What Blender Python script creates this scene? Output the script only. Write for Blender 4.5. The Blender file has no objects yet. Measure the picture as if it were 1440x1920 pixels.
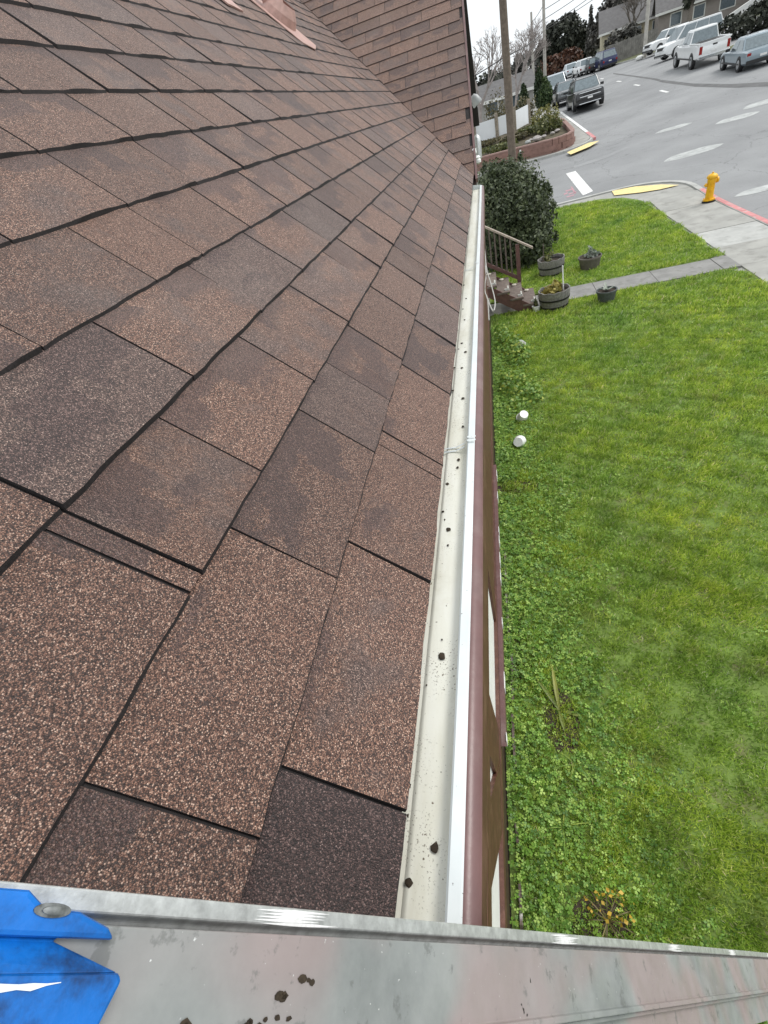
import bpy, bmesh, math, random
import numpy as np
from mathutils import Vector, Matrix, Euler

random.seed(7); NR = np.random.default_rng(11)
SC = bpy.context.scene; COL = SC.collection
rad = math.radians

# ------------------------------------------------------------------ camera
CZ = 4.05                                        # camera height over the lawn
FPX = 870.0                                      # focal length in photo pixels (1440 wide)
CR = [Vector((0.9571428769, 0.1553693789, -0.2444133163)),     # camera right
      Vector((-0.0821465749, -0.6636207269, -0.7435452044)),   # camera down
      Vector((-0.2777218993, 0.7317567129, -0.6224167894))]    # camera forward
cam = bpy.data.cameras.new('camera'); camo = bpy.data.objects.new('camera', cam); COL.objects.link(camo)
cam.sensor_fit = 'HORIZONTAL'; cam.sensor_width = 36.0; cam.lens = FPX / 1440 * 36
cam.clip_start = 0.02; cam.clip_end = 1500
camo.matrix_world = Matrix(((CR[0].x, -CR[1].x, -CR[2].x, 0), (CR[0].y, -CR[1].y, -CR[2].y, 0),
                            (CR[0].z, -CR[1].z, -CR[2].z, CZ), (0, 0, 0, 1)))
SC.camera = camo
# ------------------------------------------------------------------ sky, sun, exposure (bright overcast)
SUN_EL, SUN_AZ = 52, 62                           # degrees; azimuth from +Y towards +X
w = bpy.data.worlds.new('World'); SC.world = w; w.use_nodes = True
wn = w.node_tree.nodes; wl = w.node_tree.links
bg = wn['Background']; sky = wn.new('ShaderNodeTexSky'); sky.sky_type = 'NISHITA'; sky.sun_disc = False
sky.sun_elevation = rad(SUN_EL); sky.sun_rotation = rad(SUN_AZ); sky.dust_density = 4.0; sky.air_density = 1.0
hs = wn.new('ShaderNodeHueSaturation'); hs.inputs['Saturation'].default_value = 0.12
mixc = wn.new('ShaderNodeMix'); mixc.data_type = 'RGBA'; mixc.inputs[0].default_value = 0.8
mixc.inputs[7].default_value = (7.6, 8.0, 8.3, 1)  # even cloud layer
wl.new(sky.outputs[0], hs.inputs['Color']); wl.new(hs.outputs[0], mixc.inputs[6]); wl.new(mixc.outputs[2], bg.inputs[0])
bg.inputs[1].default_value = 0.115
sl = bpy.data.lights.new('sun', 'SUN'); slo = bpy.data.objects.new('sun', sl); COL.objects.link(slo)
sl.energy = 1.3; sl.angle = rad(20); sl.color = (1, 0.97, 0.92)
sd = Vector((math.sin(rad(SUN_AZ)) * math.cos(rad(SUN_EL)), math.cos(rad(SUN_AZ)) * math.cos(rad(SUN_EL)), math.sin(rad(SUN_EL))))
slo.rotation_euler = (-sd).to_track_quat('-Z', 'Y').to_euler(); slo.location = (20, 20, 30)
SC.view_settings.view_transform = 'Standard'; SC.view_settings.look = 'None'
SC.view_settings.exposure = 0.45; SC.view_settings.gamma = 1.0; SC.view_settings.use_curve_mapping = False

# ------------------------------------------------------------------ helpers
def ray(px, py):
    a = (px - 720) / FPX; b = (py - 960) / FPX
    return (CR[0] * a + CR[1] * b + CR[2]).normalized()
def sm(a, b, x):
    t = min(max((x - a) / (b - a), 0), 1); return t * t * (3 - 2 * t)
def g(X, Y):                                      # height of the land
    s = max(0, Y - 17.5)
    z = .047 * min(s, 32) + .02 * max(0, min(s, 120) - 32) + .035 * min(max(0, X - 7), 40) * sm(20, 34, Y)
    return z - .05 * max(0, min(60, 3 - X)) * sm(44, 60, Y)
STREET = -.1
def G(px, py, dz=0.0):                            # where a pixel's line of sight meets the land
    v = ray(px, py); t = .5
    while t < 500:
        P = v * t
        if P.z + CZ < g(P.x, P.y) + dz: return Vector((P.x, P.y, g(P.x, P.y) + dz))
        t *= 1.0015
    return None
def at_y(px, py, Y):
    v = ray(px, py); P = v * (Y / v.y); return Vector((P.x, P.y, P.z + CZ))
def at_x(px, py, X):
    v = ray(px, py); P = v * (X / v.x); return Vector((P.x, P.y, P.z + CZ))

class MB:                                         # collects faces for one mesh
    def __init__(s): s.v = []; s.f = []
    def quad(s, *p):
        n = len(s.v); s.v += [tuple(q) for q in p]; s.f.append(tuple(range(n, n + len(p)))); return s
    def box(s, a, b, M=None):
        x0, y0, z0 = a; x1, y1, z1 = b
        c = [(x0, y0, z0), (x1, y0, z0), (x1, y1, z0), (x0, y1, z0), (x0, y0, z1), (x1, y0, z1), (x1, y1, z1), (x0, y1, z1)]
        if M is not None: c = [tuple(M @ Vector(q)) for q in c]
        n = len(s.v); s.v += c
        s.f += [tuple(n + i for i in q) for q in ((3, 2, 1, 0), (4, 5, 6, 7), (0, 1, 5, 4), (1, 2, 6, 5), (2, 3, 7, 6), (3, 0, 4, 7))]
        return s
    def tube(s, pts, r, n=8, cap=True):
        pts = [Vector(p) for p in pts]; rs = r if isinstance(r, (list, tuple)) else [r] * len(pts); base = len(s.v)
        for i, p in enumerate(pts):
            d = (pts[min(i + 1, len(pts) - 1)] - pts[max(i - 1, 0)]).normalized()
            a = d.cross(Vector((0, 0, 1)) if abs(d.z) < .95 else Vector((1, 0, 0))).normalized(); b = d.cross(a)
            for k in range(n):
                t = 2 * math.pi * k / n; s.v.append(tuple(p + (a * math.cos(t) + b * math.sin(t)) * rs[i]))
        for i in range(len(pts) - 1):
            for k in range(n):
                q = base + i * n; k2 = (k + 1) % n; s.f.append((q + k, q + n + k, q + n + k2, q + k2))
        if cap:
            s.f.append(tuple(base + k for k in range(n))); s.f.append(tuple(base + (len(pts) - 1) * n + k for k in reversed(range(n))))
        return s
    def lathe(s, prof, n=20, M=None, cap=True):     # prof: (radius, z)
        base = len(s.v)
        for r, z in prof:
            for k in range(n):
                t = 2 * math.pi * k / n; q = Vector((r * math.cos(t), r * math.sin(t), z))
                s.v.append(tuple(M @ q) if M is not None else tuple(q))
        for i in range(len(prof) - 1):
            for k in range(n):
                q = base + i * n; k2 = (k + 1) % n; s.f.append((q + k, q + k2, q + n + k2, q + n + k))
        if cap:
            s.f.append(tuple(base + k for k in reversed(range(n)))); s.f.append(tuple(base + (len(prof) - 1) * n + k for k in range(n)))
        return s
    def prism(s, poly, d0, d1, fr):                 # polygon of (u,v) extruded between d0 and d1; fr(u,v,d)->point
        n = len(poly); base = len(s.v)
        s.v += [tuple(fr(u, v, d0)) for u, v in poly] + [tuple(fr(u, v, d1)) for u, v in poly]
        s.f.append(tuple(base + i for i in reversed(range(n)))); s.f.append(tuple(base + n + i for i in range(n)))
        for i in range(n):
            j = (i + 1) % n; s.f.append((base + i, base + j, base + n + j, base + n + i))
        return s
    def mesh(s, name):
        me = bpy.data.meshes.new(name); me.from_pydata(s.v, [], s.f); me.validate(); me.update(); return me
    def build(s, name, mat, parent=None, smooth=False, bevel=0, matrix=None):
        me = s.mesh(name)
        if smooth == True:
            for p in me.polygons: p.use_smooth = True
        o = link(name, me, mat, parent, matrix)
        if smooth == 'auto':
            for p in me.polygons: p.use_smooth = True
            try: me.set_sharp_from_angle(angle=rad(40))
            except Exception: pass
        if bevel:
            m = o.modifiers.new('bevel', 'BEVEL'); m.width = bevel; m.segments = 2; m.limit_method = 'ANGLE'
        return o
def link(name, me, mat=None, parent=None, matrix=None):
    o = bpy.data.objects.new(name, me); COL.objects.link(o)
    if mat is not None and not me.materials: me.materials.append(mat)
    if parent is not None: o.parent = parent
    if matrix is not None: o.matrix_local = matrix
    return o
def empty(name, loc=(0, 0, 0), rz=0):
    o = bpy.data.objects.new(name, None); COL.objects.link(o); o.location = loc; o.rotation_euler = (0, 0, rz); return o
def tag(o, label, cat, group=None):
    o['label'] = label; o['category'] = cat
    if group: o['group'] = group
    return o
def kind(o, k): o['kind'] = k; return o
def np_mesh(name, V, Fq, mat, parent=None, attr=None):  # numpy verts (n,3), faces (m,k)
    me = bpy.data.meshes.new(name); n, k = Fq.shape
    me.vertices.add(len(V)); me.vertices.foreach_set('co', V.astype(np.float32).ravel())
    me.loops.add(n * k); me.loops.foreach_set('vertex_index', Fq.astype(np.int32).ravel())
    me.polygons.add(n); me.polygons.foreach_set('loop_start', (np.arange(n) * k).astype(np.int32))
    me.polygons.foreach_set('loop_total', np.full(n, k, np.int32))
    if attr is not None:
        a = me.attributes.new('rnd', 'FLOAT', 'FACE'); a.data.foreach_set('value', attr.astype(np.float32))
    me.update(calc_edges=True)
    return link(name, me, mat, parent)

# ------------------------------------------------------------------ materials
MATS = {}
class NT:
    def __init__(s, name):
        s.m = bpy.data.materials.new(name); s.m.use_nodes = True; s.t = s.m.node_tree; s.n = s.t.nodes; s.b = s.n['Principled BSDF']
    def node(s, k, **kw):
        q = s.n.new(k)
        for a, v in kw.items(): setattr(q, a, v)
        return q
    def lk(s, a, b): s.t.links.new(a, b)
    def coord(s, kind_='Object'): return s.node('ShaderNodeTexCoord').outputs[kind_]
    def pos(s): return s.node('ShaderNodeNewGeometry').outputs['Position']
    def noise(s, vec, scale, detail=3, rough=.55, out='Fac'):
        q = s.node('ShaderNodeTexNoise'); q.inputs['Scale'].default_value = scale; q.inputs['Detail'].default_value = detail
        q.inputs['Roughness'].default_value = rough
        if vec is not None: s.lk(vec, q.inputs['Vector'])
        return q.outputs[out]
    def voro(s, vec, scale, out='Color', feature='F1'):
        q = s.node('ShaderNodeTexVoronoi'); q.feature = feature; q.inputs['Scale'].default_value = scale
        s.lk(vec, q.inputs['Vector']); return q.outputs[out]
    def ramp(s, fac, stops, interp='LINEAR'):
        q = s.node('ShaderNodeValToRGB'); cr = q.color_ramp; cr.interpolation = interp
        while len(cr.elements) < len(stops): cr.elements.new(.5)
        for e, (p, c) in zip(cr.elements, stops):
            e.position = p; e.color = (*c, 1) if len(c) == 3 else c
        s.lk(fac, q.inputs[0]); return q.outputs[0]
    def rampf(s, fac, a, b, va=0, vb=1):
        q = s.node('ShaderNodeMapRange'); q.inputs[1].default_value = a; q.inputs[2].default_value = b
        q.inputs[3].default_value = va; q.inputs[4].default_value = vb; q.interpolation_type = 'SMOOTHSTEP'
        s.lk(fac, q.inputs[0]); return q.outputs[0]
    def mix(s, fac, a, b, blend='MIX'):
        q = s.node('ShaderNodeMix', data_type='RGBA', blend_type=blend)
        for i, x in ((0, fac), (6, a), (7, b)):
            if isinstance(x, (int, float)): q.inputs[i].default_value = x
            elif isinstance(x, tuple): q.inputs[i].default_value = (*x, 1) if len(x) == 3 else x
            else: s.lk(x, q.inputs[i])
        return q.outputs[2]
    def math(s, op, a, b=0.0, c=None):
        q = s.node('ShaderNodeMath', operation=op)
        for i, x in enumerate((a, b) if c is None else (a, b, c)):
            if isinstance(x, (int, float)): q.inputs[i].default_value = x
            else: s.lk(x, q.inputs[i])
        return q.outputs[0]
    def bump(s, h, strength=.4, dist=.002, normal=None):
        q = s.node('ShaderNodeBump'); q.inputs['Strength'].default_value = strength; q.inputs['Distance'].default_value = dist
        s.lk(h, q.inputs['Height'])
        if normal is not None: s.lk(normal, q.inputs['Normal'])
        s.lk(q.outputs[0], s.b.inputs['Normal']); return q.outputs[0]
    def done(s, col=None, rough=.6, metal=0, spec=None):
        if col is not None:
            if isinstance(col, tuple): s.b.inputs['Base Color'].default_value = (*col, 1)
            else: s.lk(col, s.b.inputs['Base Color'])
        if isinstance(rough, (int, float)): s.b.inputs['Roughness'].default_value = rough
        else: s.lk(rough, s.b.inputs['Roughness'])
        s.b.inputs['Metallic'].default_value = metal
        if spec is not None: s.b.inputs['Specular IOR Level'].default_value = spec
        return s.m
def mat(name, col, rough=.6, metal=0, var=.25, scale=8, bump=0, bscale=60, dirt=None, dscale=3, spec=None, coat=0):
    """painted / plain surface: colour with two scales of variation, optional dirt, optional fine relief"""
    if name in MATS: return MATS[name]
    t = NT(name); P = t.pos()
    dark = tuple(c * (1 - var) for c in col); lite = tuple(min(1, c * (1 + var)) for c in col)
    c = t.ramp(t.noise(P, scale, 5, .6), [(.3, dark), (.7, lite)])
    if dirt: c = t.mix(t.rampf(t.noise(P, dscale, 6, .65), .5, .72), c, dirt)
    if bump: t.bump(t.noise(P, bscale, 4, .6), .5, bump)
    if coat: t.b.inputs['Coat Weight'].default_value = coat
    MATS[name] = t.done(c, rough, metal, spec); return MATS[name]

def shingle_material():
    t = NT('asphalt_shingle'); oi = t.node('ShaderNodeObjectInfo')
    co = t.coord('Object'); off = t.node('ShaderNodeVectorMath', operation='MULTIPLY_ADD')
    cmb = t.node('ShaderNodeCombineXYZ'); t.lk(oi.outputs['Random'], cmb.inputs[0]); t.lk(oi.outputs['Random'], cmb.inputs[1]); t.lk(oi.outputs['Random'], cmb.inputs[2])
    t.lk(cmb.outputs[0], off.inputs[0]); off.inputs[1].default_value = (37, 53, 7); t.lk(co, off.inputs[2]); P = off.outputs[0]
    vor = t.node('ShaderNodeTexVoronoi'); vor.inputs['Scale'].default_value = 800; t.lk(P, vor.inputs['Vector'])
    sep = t.node('ShaderNodeSeparateColor'); t.lk(vor.outputs['Color'], sep.inputs[0])
    gran = t.ramp(sep.outputs[0], [(0, (.026, .015, .012)), (.3, (.076, .041, .031)), (.52, (.165, .092, .068)), (.74, (.270, .155, .114)), (.9, (.41, .268, .203)), (1, (.68, .53, .44))])
    sepg = t.ramp(sep.outputs[1], [(0, (.024, .016, .015)), (.4, (.090, .060, .053)), (.75, (.195, .135, .120)), (.95, (.37, .275, .24)), (1, (.62, .51, .45))])
    # granule blend: each tab leans warm or grey, with darker drops of its own shape
    ocs = t.node('ShaderNodeSeparateColor'); t.lk(oi.outputs['Color'], ocs.inputs[0])
    xyz = t.node('ShaderNodeSeparateXYZ'); t.lk(co, xyz.inputs[0])
    n1 = t.noise(P, 9, 4, .6); n2 = t.noise(P, 40, 3, .6)
    blend = t.math('ADD', t.math('MULTIPLY', n1, .9), t.math('MULTIPLY', n2, .25))
    grey = t.rampf(t.math('ADD', blend, t.math('SUBTRACT', ocs.outputs[0], .5)), .52, .72)
    c = t.mix(grey, gran, sepg)
    # darker drop of granules in a band at the head of part of the tab
    wob = t.node('ShaderNodeVectorMath', operation='MULTIPLY_ADD'); t.lk(t.noise(P, 55, 3, .6, 'Color'), wob.inputs[0]); wob.inputs[1].default_value = (.035, .035, 0); t.lk(P, wob.inputs[2])
    v2 = t.node('ShaderNodeTexVoronoi'); v2.distance = 'CHEBYCHEV'; v2.inputs['Scale'].default_value = 10.5; t.lk(wob.outputs[0], v2.inputs['Vector'])
    s2 = t.node('ShaderNodeSeparateColor'); t.lk(v2.outputs['Color'], s2.inputs[0])
    drop = t.math('SUBTRACT', t.math('ADD', t.math('MULTIPLY', t.math('MINIMUM', xyz.outputs[1], .16), 5.2), t.math('MULTIPLY', s2.outputs[0], .8)), ocs.outputs[1])
    dm = t.rampf(t.math('ADD', drop, t.math('MULTIPLY', t.noise(P, 160, 2, .5), .22)), .10, .22)
    c = t.mix(t.math('MULTIPLY', dm, .68), c, t.mix(1.0, sepg, (.60, .55, .60), 'MULTIPLY'))
    c = t.mix(t.rampf(vor.outputs['Distance'], .40, .70, 0, .75), c, (.022, .017, .016))
    c = t.mix(1.0, c, t.ramp(ocs.outputs[2], [(0, (.48, .43, .46)), (.3, (.86, .84, .84)), (1, (1.24, 1.19, 1.15))]), 'MULTIPLY')
    c = t.mix(1.0, c, (1.06, .985, .94), 'MULTIPLY')
    c = t.mix(t.math('MULTIPLY', t.rampf(t.noise(t.pos(), 2.2, 5, .6), .5, .8), .10), c, (.46, .40, .36))
    dist = t.node('ShaderNodeMath', operation='SUBTRACT'); dist.inputs[0].default_value = 1; t.lk(vor.outputs['Distance'], dist.inputs[1])
    t.bump(dist.outputs[0], .85, .0016)
    return t.done(c, .68, 0, .7)

M_SH = shingle_material()
M_EDGE = mat('cut_edge_and_shadow_line', (.020, .016, .016), .9, var=.5, scale=300)
M_UNDER = mat('asphalt_underlay', (.022, .018, .018), .9, var=.4, scale=80)
M_MAUVE = mat('mauve_and_lit_brown', (.155, .082, .078), .35, var=.18, scale=14, bump=.0006, bscale=120, dirt=(.21, .14, .13), dscale=5)
M_BROWN = mat('brown_trim_paint', (.105, .042, .028), .5, var=.25, scale=18, bump=.001, bscale=90, dirt=(.17, .085, .06), dscale=9)
M_DKBROWN = mat('dark_brown_trim', (.05, .022, .02), .5, var=.25, scale=10)
M_STUCCO = mat('white_stucco', (.80, .79, .77), .8, var=.06, scale=6, bump=.002, bscale=200)
def gutter_material():
    t = NT('cream_gutter'); P = t.pos()
    sc = t.node('ShaderNodeMapping'); sc.inputs['Scale'].default_value = (1, .18, 1); t.lk(P, sc.inputs[0])
    c = t.ramp(t.noise(sc.outputs[0], 22, 6, .65), [(.25, (.66, .64, .53)), (.5, (.79, .78, .69)), (.75, (.85, .85, .79))])
    c = t.mix(t.math('MULTIPLY', t.rampf(t.noise(P, 7, 6, .7), .52, .75), .5), c, (.55, .52, .40))
    c = t.mix(t.rampf(t.noise(P, 150, 2, .5), .70, .76), c, (.13, .10, .06))
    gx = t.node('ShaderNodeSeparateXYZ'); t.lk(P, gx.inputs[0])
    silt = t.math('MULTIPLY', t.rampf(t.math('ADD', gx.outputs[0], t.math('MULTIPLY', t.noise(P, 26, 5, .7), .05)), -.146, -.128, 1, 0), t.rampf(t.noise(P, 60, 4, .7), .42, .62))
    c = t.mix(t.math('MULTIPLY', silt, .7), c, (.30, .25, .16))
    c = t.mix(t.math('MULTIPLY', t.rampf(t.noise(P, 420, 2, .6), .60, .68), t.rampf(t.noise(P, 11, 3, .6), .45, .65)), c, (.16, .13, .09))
    t.bump(t.noise(P, 90, 3), .15, .001)
    return t.done(c, .48)
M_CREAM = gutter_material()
def lip_material():
    t = NT('white_gutter_paint'); P = t.pos()
    c = t.ramp(t.noise(P, 9, 5, .6), [(.3, (.60, .645, .645)), (.7, (.72, .755, .755))])
    c = t.mix(t.rampf(t.noise(P, 210, 2, .4), .735, .76), c, (.05, .045, .04))
    return t.done(c, .32)
M_LIP = lip_material()
def metal_material():
    t = NT('worn_aluminium'); P = t.pos()
    c = t.ramp(t.noise(P, 14, 6, .65), [(.25, (.22, .235, .235)), (.5, (.32, .335, .33)), (.75, (.41, .42, .415))])
    c = t.mix(t.math('MULTIPLY', t.rampf(t.noise(P, 6.5, 2, .5), .42, .56), .6), c, (.40, .29, .285))       # pink paint film
    c = t.mix(t.math('MULTIPLY', t.rampf(t.noise(P, 45, 5, .7), .58, .66), .55), c, (.15, .155, .15))
    c = t.mix(t.rampf(t.noise(P, 300, 3, .6), .70, .76), c, (.72, .72, .72))
    c = t.mix(t.rampf(t.noise(P, 62, 3, .5), .745, .765), c, (.02, .016, .014))
    t.bump(t.noise(P, 160, 4), .25, .0006)
    return t.done(c, t.rampf(t.noise(P, 30, 4), .3, .7, .45, .65), .3)
M_ALU = metal_material()
M_ALU2 = mat('bright_scraped_aluminium', (.93, .93, .92), .5, .1, var=.15, scale=400)
M_ALU3 = mat('dull_aluminium', (.62, .635, .63), .42, .6, var=.25, scale=120, bump=.0004, bscale=300)
M_BLUE = mat('blue_plastic', (.006, .16, .58), .34, var=.15, scale=30, bump=.0005, bscale=200, dirt=(.008, .035, .12), dscale=26)
M_BLUEW = mat('white_scuffed_plastic', (.75, .78, .8), .6, var=.15, scale=120)
M_CONC = mat('concrete', (.34, .335, .31), .85, var=.18, scale=1.6, bump=.002, bscale=140, dirt=(.24, .235, .215), dscale=2.2)
M_CONC2 = mat('pale_concrete', (.42, .42, .40), .85, var=.15, scale=2.5, bump=.002, bscale=140, dirt=(.30, .30, .28), dscale=3)
M_PATH = mat('grey_path_concrete', (.24, .235, .225), .85, var=.2, scale=3, bump=.002, bscale=160, dirt=(.17, .165, .15), dscale=5)
def asphalt_material():
    t = NT('asphalt'); P = t.pos()
    c = t.ramp(t.noise(P, .35, 5, .55), [(.3, (.185, .187, .19)), (.7, (.255, .258, .26))])
    c = t.mix(t.math('MULTIPLY', t.rampf(t.noise(P, 3.2, 5, .7), .55, .75), .35), c, (.12, .12, .12))
    c = t.mix(t.rampf(t.noise(P, 220, 2, .6), .35, .8), c, t.mix(1.0, c, (1.4, 1.4, 1.4), 'MULTIPLY'))
    crk = t.node('ShaderNodeTexVoronoi'); crk.feature = 'DISTANCE_TO_EDGE'; crk.inputs['Scale'].default_value = .22
    wv = t.node('ShaderNodeVectorMath', operation='ADD'); nz = t.noise(P, 1.4, 4, .6, 'Color'); t.lk(P, wv.inputs[0]); t.lk(nz, wv.inputs[1])
    t.lk(wv.outputs[0], crk.inputs['Vector'])
    c = t.mix(t.rampf(crk.outputs['Distance'], .0, .006, .5, 0), c, (.08, .08, .08))
    t.bump(t.noise(P, 180, 3), .4, .004)
    return t.done(c, .85)
M_ASPH = asphalt_material()
M_WHITE = mat('white_road_paint', (.74, .74, .72), .7, var=.2, scale=6, dirt=(.45, .45, .44), dscale=9)
M_FADE = mat('pale_asphalt_patch', (.43, .44, .43), .85, var=.2, scale=2.5, dirt=(.27, .275, .27), dscale=4)
M_SKID = mat('dark_tyre_marks', (.10, .10, .10), .8, var=.25, scale=1.5, dirt=(.15, .15, .15), dscale=2.5)
M_YELLOW = mat('yellow_ramp_paint', (.78, .62, .27), .7, var=.15, scale=6, dirt=(.60, .54, .36), dscale=8)
M_RED = mat('faded_red_kerb_paint', (.55, .22, .22), .75, var=.2, scale=5, dirt=(.5, .42, .40), dscale=6)
M_PINK = mat('pink_utility_paint', (.46, .25, .28), .8, var=.2, scale=12, dirt=(.24, .235, .24), dscale=5)
M_HYD = mat('yellow_hydrant_paint', (.80, .44, .008), .42, var=.12, scale=14, dirt=(.62, .30, .01), dscale=12)
M_BLACK = mat('black_rubber', (.014, .014, .014), .7, var=.3, scale=30)
M_SOIL = mat('dark_soil', (.045, .032, .022), .95, var=.45, scale=18, bump=.01, bscale=50)
M_BARREL = mat('weathered_oak_staves', (.20, .19, .18), .8, var=.35, scale=26, bump=.002, bscale=120)
M_HOOP = mat('dark_iron_hoop', (.025, .024, .023), .6, .4, var=.3, scale=30)
M_POT = mat('charcoal_plastic_pot', (.075, .085, .085), .55, var=.25, scale=20)
M_WPOT = mat('white_ceramic', (.86, .86, .84), .45, var=.08, scale=20)
M_BARK = mat('grey_bark', (.17, .15, .13), .9, var=.35, scale=12)
M_POLE = mat('weathered_pole_wood', (.145, .115, .088), .85, var=.3, scale=9, bump=.004, bscale=40)
M_POLE2 = mat('pale_pole_wood', (.40, .38, .34), .8, var=.2, scale=3)
M_STEP = mat('worn_brown_step_paint', (.15, .115, .098), .7, var=.3, scale=16, dirt=(.22, .19, .16), dscale=9)
M_RAILP = mat('weathered_rail_cap', (.36, .30, .25), .7, var=.3, scale=20)
M_RAILB = mat('reddish_brown_rail_paint', (.12, .058, .05), .6, var=.25, scale=14)
M_BAL = mat('faded_brown_baluster', (.115, .088, .075), .7, var=.3, scale=14)
M_WIRE = mat('dark_cable', (.02, .02, .02), .7, var=.2)
M_CABLE = mat('pale_grey_cable', (.42, .41, .39), .6, var=.2, scale=30)
M_GLASS = mat('dark_car_glass', (.20, .235, .25), .07, .55, var=.2)
M_PANE = mat('house_window_glass', (.10, .13, .15), .12, var=.25, spec=.7)
def leaf_material(name, a, b, c2, scale=1.2, rough=.5, trans=.25):
    t = NT(name); at = t.node('ShaderNodeAttribute'); at.attribute_name = 'rnd'; P = t.pos()
    n = t.noise(P, scale, 4, .6)
    c = t.ramp(at.outputs['Fac'], [(0, a), (.55, b), (1, c2)])
    c = t.mix(1.0, c, t.ramp(n, [(.3, (.72, .75, .7)), (.7, (1.28, 1.22, 1.25))]), 'MULTIPLY')
    t.b.inputs['Subsurface Weight'].default_value = 0
    tr = t.node('ShaderNodeBsdfTranslucent'); t.lk(c, tr.inputs[0]); ms = t.node('ShaderNodeMixShader'); ms.inputs[0].default_value = trans
    out = t.n['Material Output']; t.lk(t.b.outputs[0], ms.inputs[1]); t.lk(tr.outputs[0], ms.inputs[2]); t.lk(ms.outputs[0], out.inputs[0])
    return t.done(c, rough)
def grass_material():
    t = NT('grass_blades'); at = t.node('ShaderNodeAttribute'); at.attribute_name = 'rnd'; P = t.pos()
    fl = t.node('ShaderNodeMapping'); fl.inputs['Scale'].default_value = (1, 1, .1); t.lk(P, fl.inputs[0]); P = fl.outputs[0]
    c = t.ramp(at.outputs['Fac'], [(0, (.105, .200, .018)), (.4, (.300, .450, .050)), (.75, (.50, .63, .11)), (.92, (.66, .72, .27)), (1, (.78, .72, .42))])
    big = t.noise(P, .75, 5, .62); mid = t.noise(P, 3.4, 4, .6)
    c = t.mix(1.0, c, t.ramp(mid, [(.3, (.58, .66, .62)), (.7, (1.36, 1.26, 1.3))]), 'MULTIPLY')
    c = t.mix(1.0, c, t.ramp(big, [(.3, (.62, .78, .95)), (.68, (1.24, 1.14, .9))]), 'MULTIPLY')
    c = t.mix(t.math('MULTIPLY', t.rampf(t.noise(P, 1.9, 5, .65), .54, .72), .5), c, (.26, .25, .10))
    tr = t.node('ShaderNodeBsdfTranslucent'); t.lk(c, tr.inputs[0]); ms = t.node('ShaderNodeMixShader'); ms.inputs[0].default_value = .3
    t.lk(t.b.outputs[0], ms.inputs[1]); t.lk(tr.outputs[0], ms.inputs[2]); t.lk(ms.outputs[0], t.n['Material Output'].inputs[0])
    return t.done(c, .55, 0, .35)
M_GRASS = grass_material()
M_LAWN = mat('lawn_soil_and_thatch', (.14, .21, .04), .9, var=.35, scale=5, bump=.01, bscale=60, dirt=(.15, .15, .06), dscale=4)
M_CLOVER = leaf_material('clover_leaf', (.060, .155, .020), (.19, .37, .048), (.45, .62, .13), 3.5)
M_NAST = leaf_material('nasturtium_leaf', (.085, .19, .025), (.18, .33, .045), (.42, .48, .08), 3)
M_BUSH = leaf_material('dark_bush_leaf', (.032, .047, .022), (.062, .085, .036), (.135, .165, .078), 2.2, .6, .15)
M_YLEAF = leaf_material('yellow_flower_petal', (.45, .28, .03), (.62, .42, .05), (.7, .5, .1), 3)
M_STRAP = leaf_material('strap_leaf', (.09, .13, .02), (.20, .25, .04), (.42, .40, .10), 6)
M_DRYST = leaf_material('dry_brown_stem', (.07, .055, .025), (.15, .12, .05), (.26, .22, .08), 6)
M_SUCC = leaf_material('silver_succulent', (.16, .20, .16), (.32, .37, .31), (.55, .58, .52), 6)
M_DRYP = leaf_material('yellowing_pot_plant', (.16, .15, .03), (.33, .29, .06), (.5, .42, .12), 6)
M_CONIF = leaf_material('dark_conifer', (.014, .018, .012), (.026, .032, .02), (.06, .066, .045), .35, .7, .05)
M_FARTREE = leaf_material('grey_green_far_tree', (.05, .05, .045), (.10, .10, .09), (.20, .19, .17), .4, .7, .1)
M_CYP = leaf_material('cypress_green', (.022, .042, .018), (.042, .072, .03), (.085, .12, .05), 1.5, .6, .1)
M_SHRUB = leaf_material('garden_shrub', (.045, .06, .018), (.10, .12, .035), (.24, .24, .09), 1.5)
M_BANK = mat('grass_bank', (.095, .105, .045), .95, var=.4, scale=1.2, bump=.03, bscale=9, dirt=(.12, .105, .07), dscale=1.1)
M_EARTH = mat('far_ground', (.09, .095, .055), .95, var=.35, scale=.2)

# ================================================================== SETTING
def sheet(name, xs, ys, dz, m, keep=None):
    V = [(x, y, g(x, y) + dz) for y in ys for x in xs]; nx = len(xs); Fc = []
    for j in range(len(ys) - 1):
        for i in range(nx - 1):
            if keep and not keep((xs[i] + xs[i + 1]) / 2, (ys[j] + ys[j + 1]) / 2): continue
            Fc.append((j * nx + i, j * nx + i + 1, (j + 1) * nx + i + 1, (j + 1) * nx + i))
    me = bpy.data.meshes.new(name); me.from_pydata(V, [], Fc); me.update()
    for p in me.polygons: p.use_smooth = True
    return kind(link(name, me, m), 'structure')
def lin(a, b, step):
    n = max(1, int(round((b - a) / step))); return [a + (b - a) * i / n for i in range(n + 1)]
GXS = lin(-160, -20, 10) + lin(-18, 40, 2) + lin(45, 220, 12)
GYS = lin(-40, 16, 4) + lin(17.5, 110, 1.85) + lin(116, 420, 16)
sheet('ground', GXS, GYS, -.35, M_EARTH)
sheet('street', lin(-60, 60, 2), lin(-14, 16, 3) + lin(17.5, 150, 1.85), STREET, M_ASPH)

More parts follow.
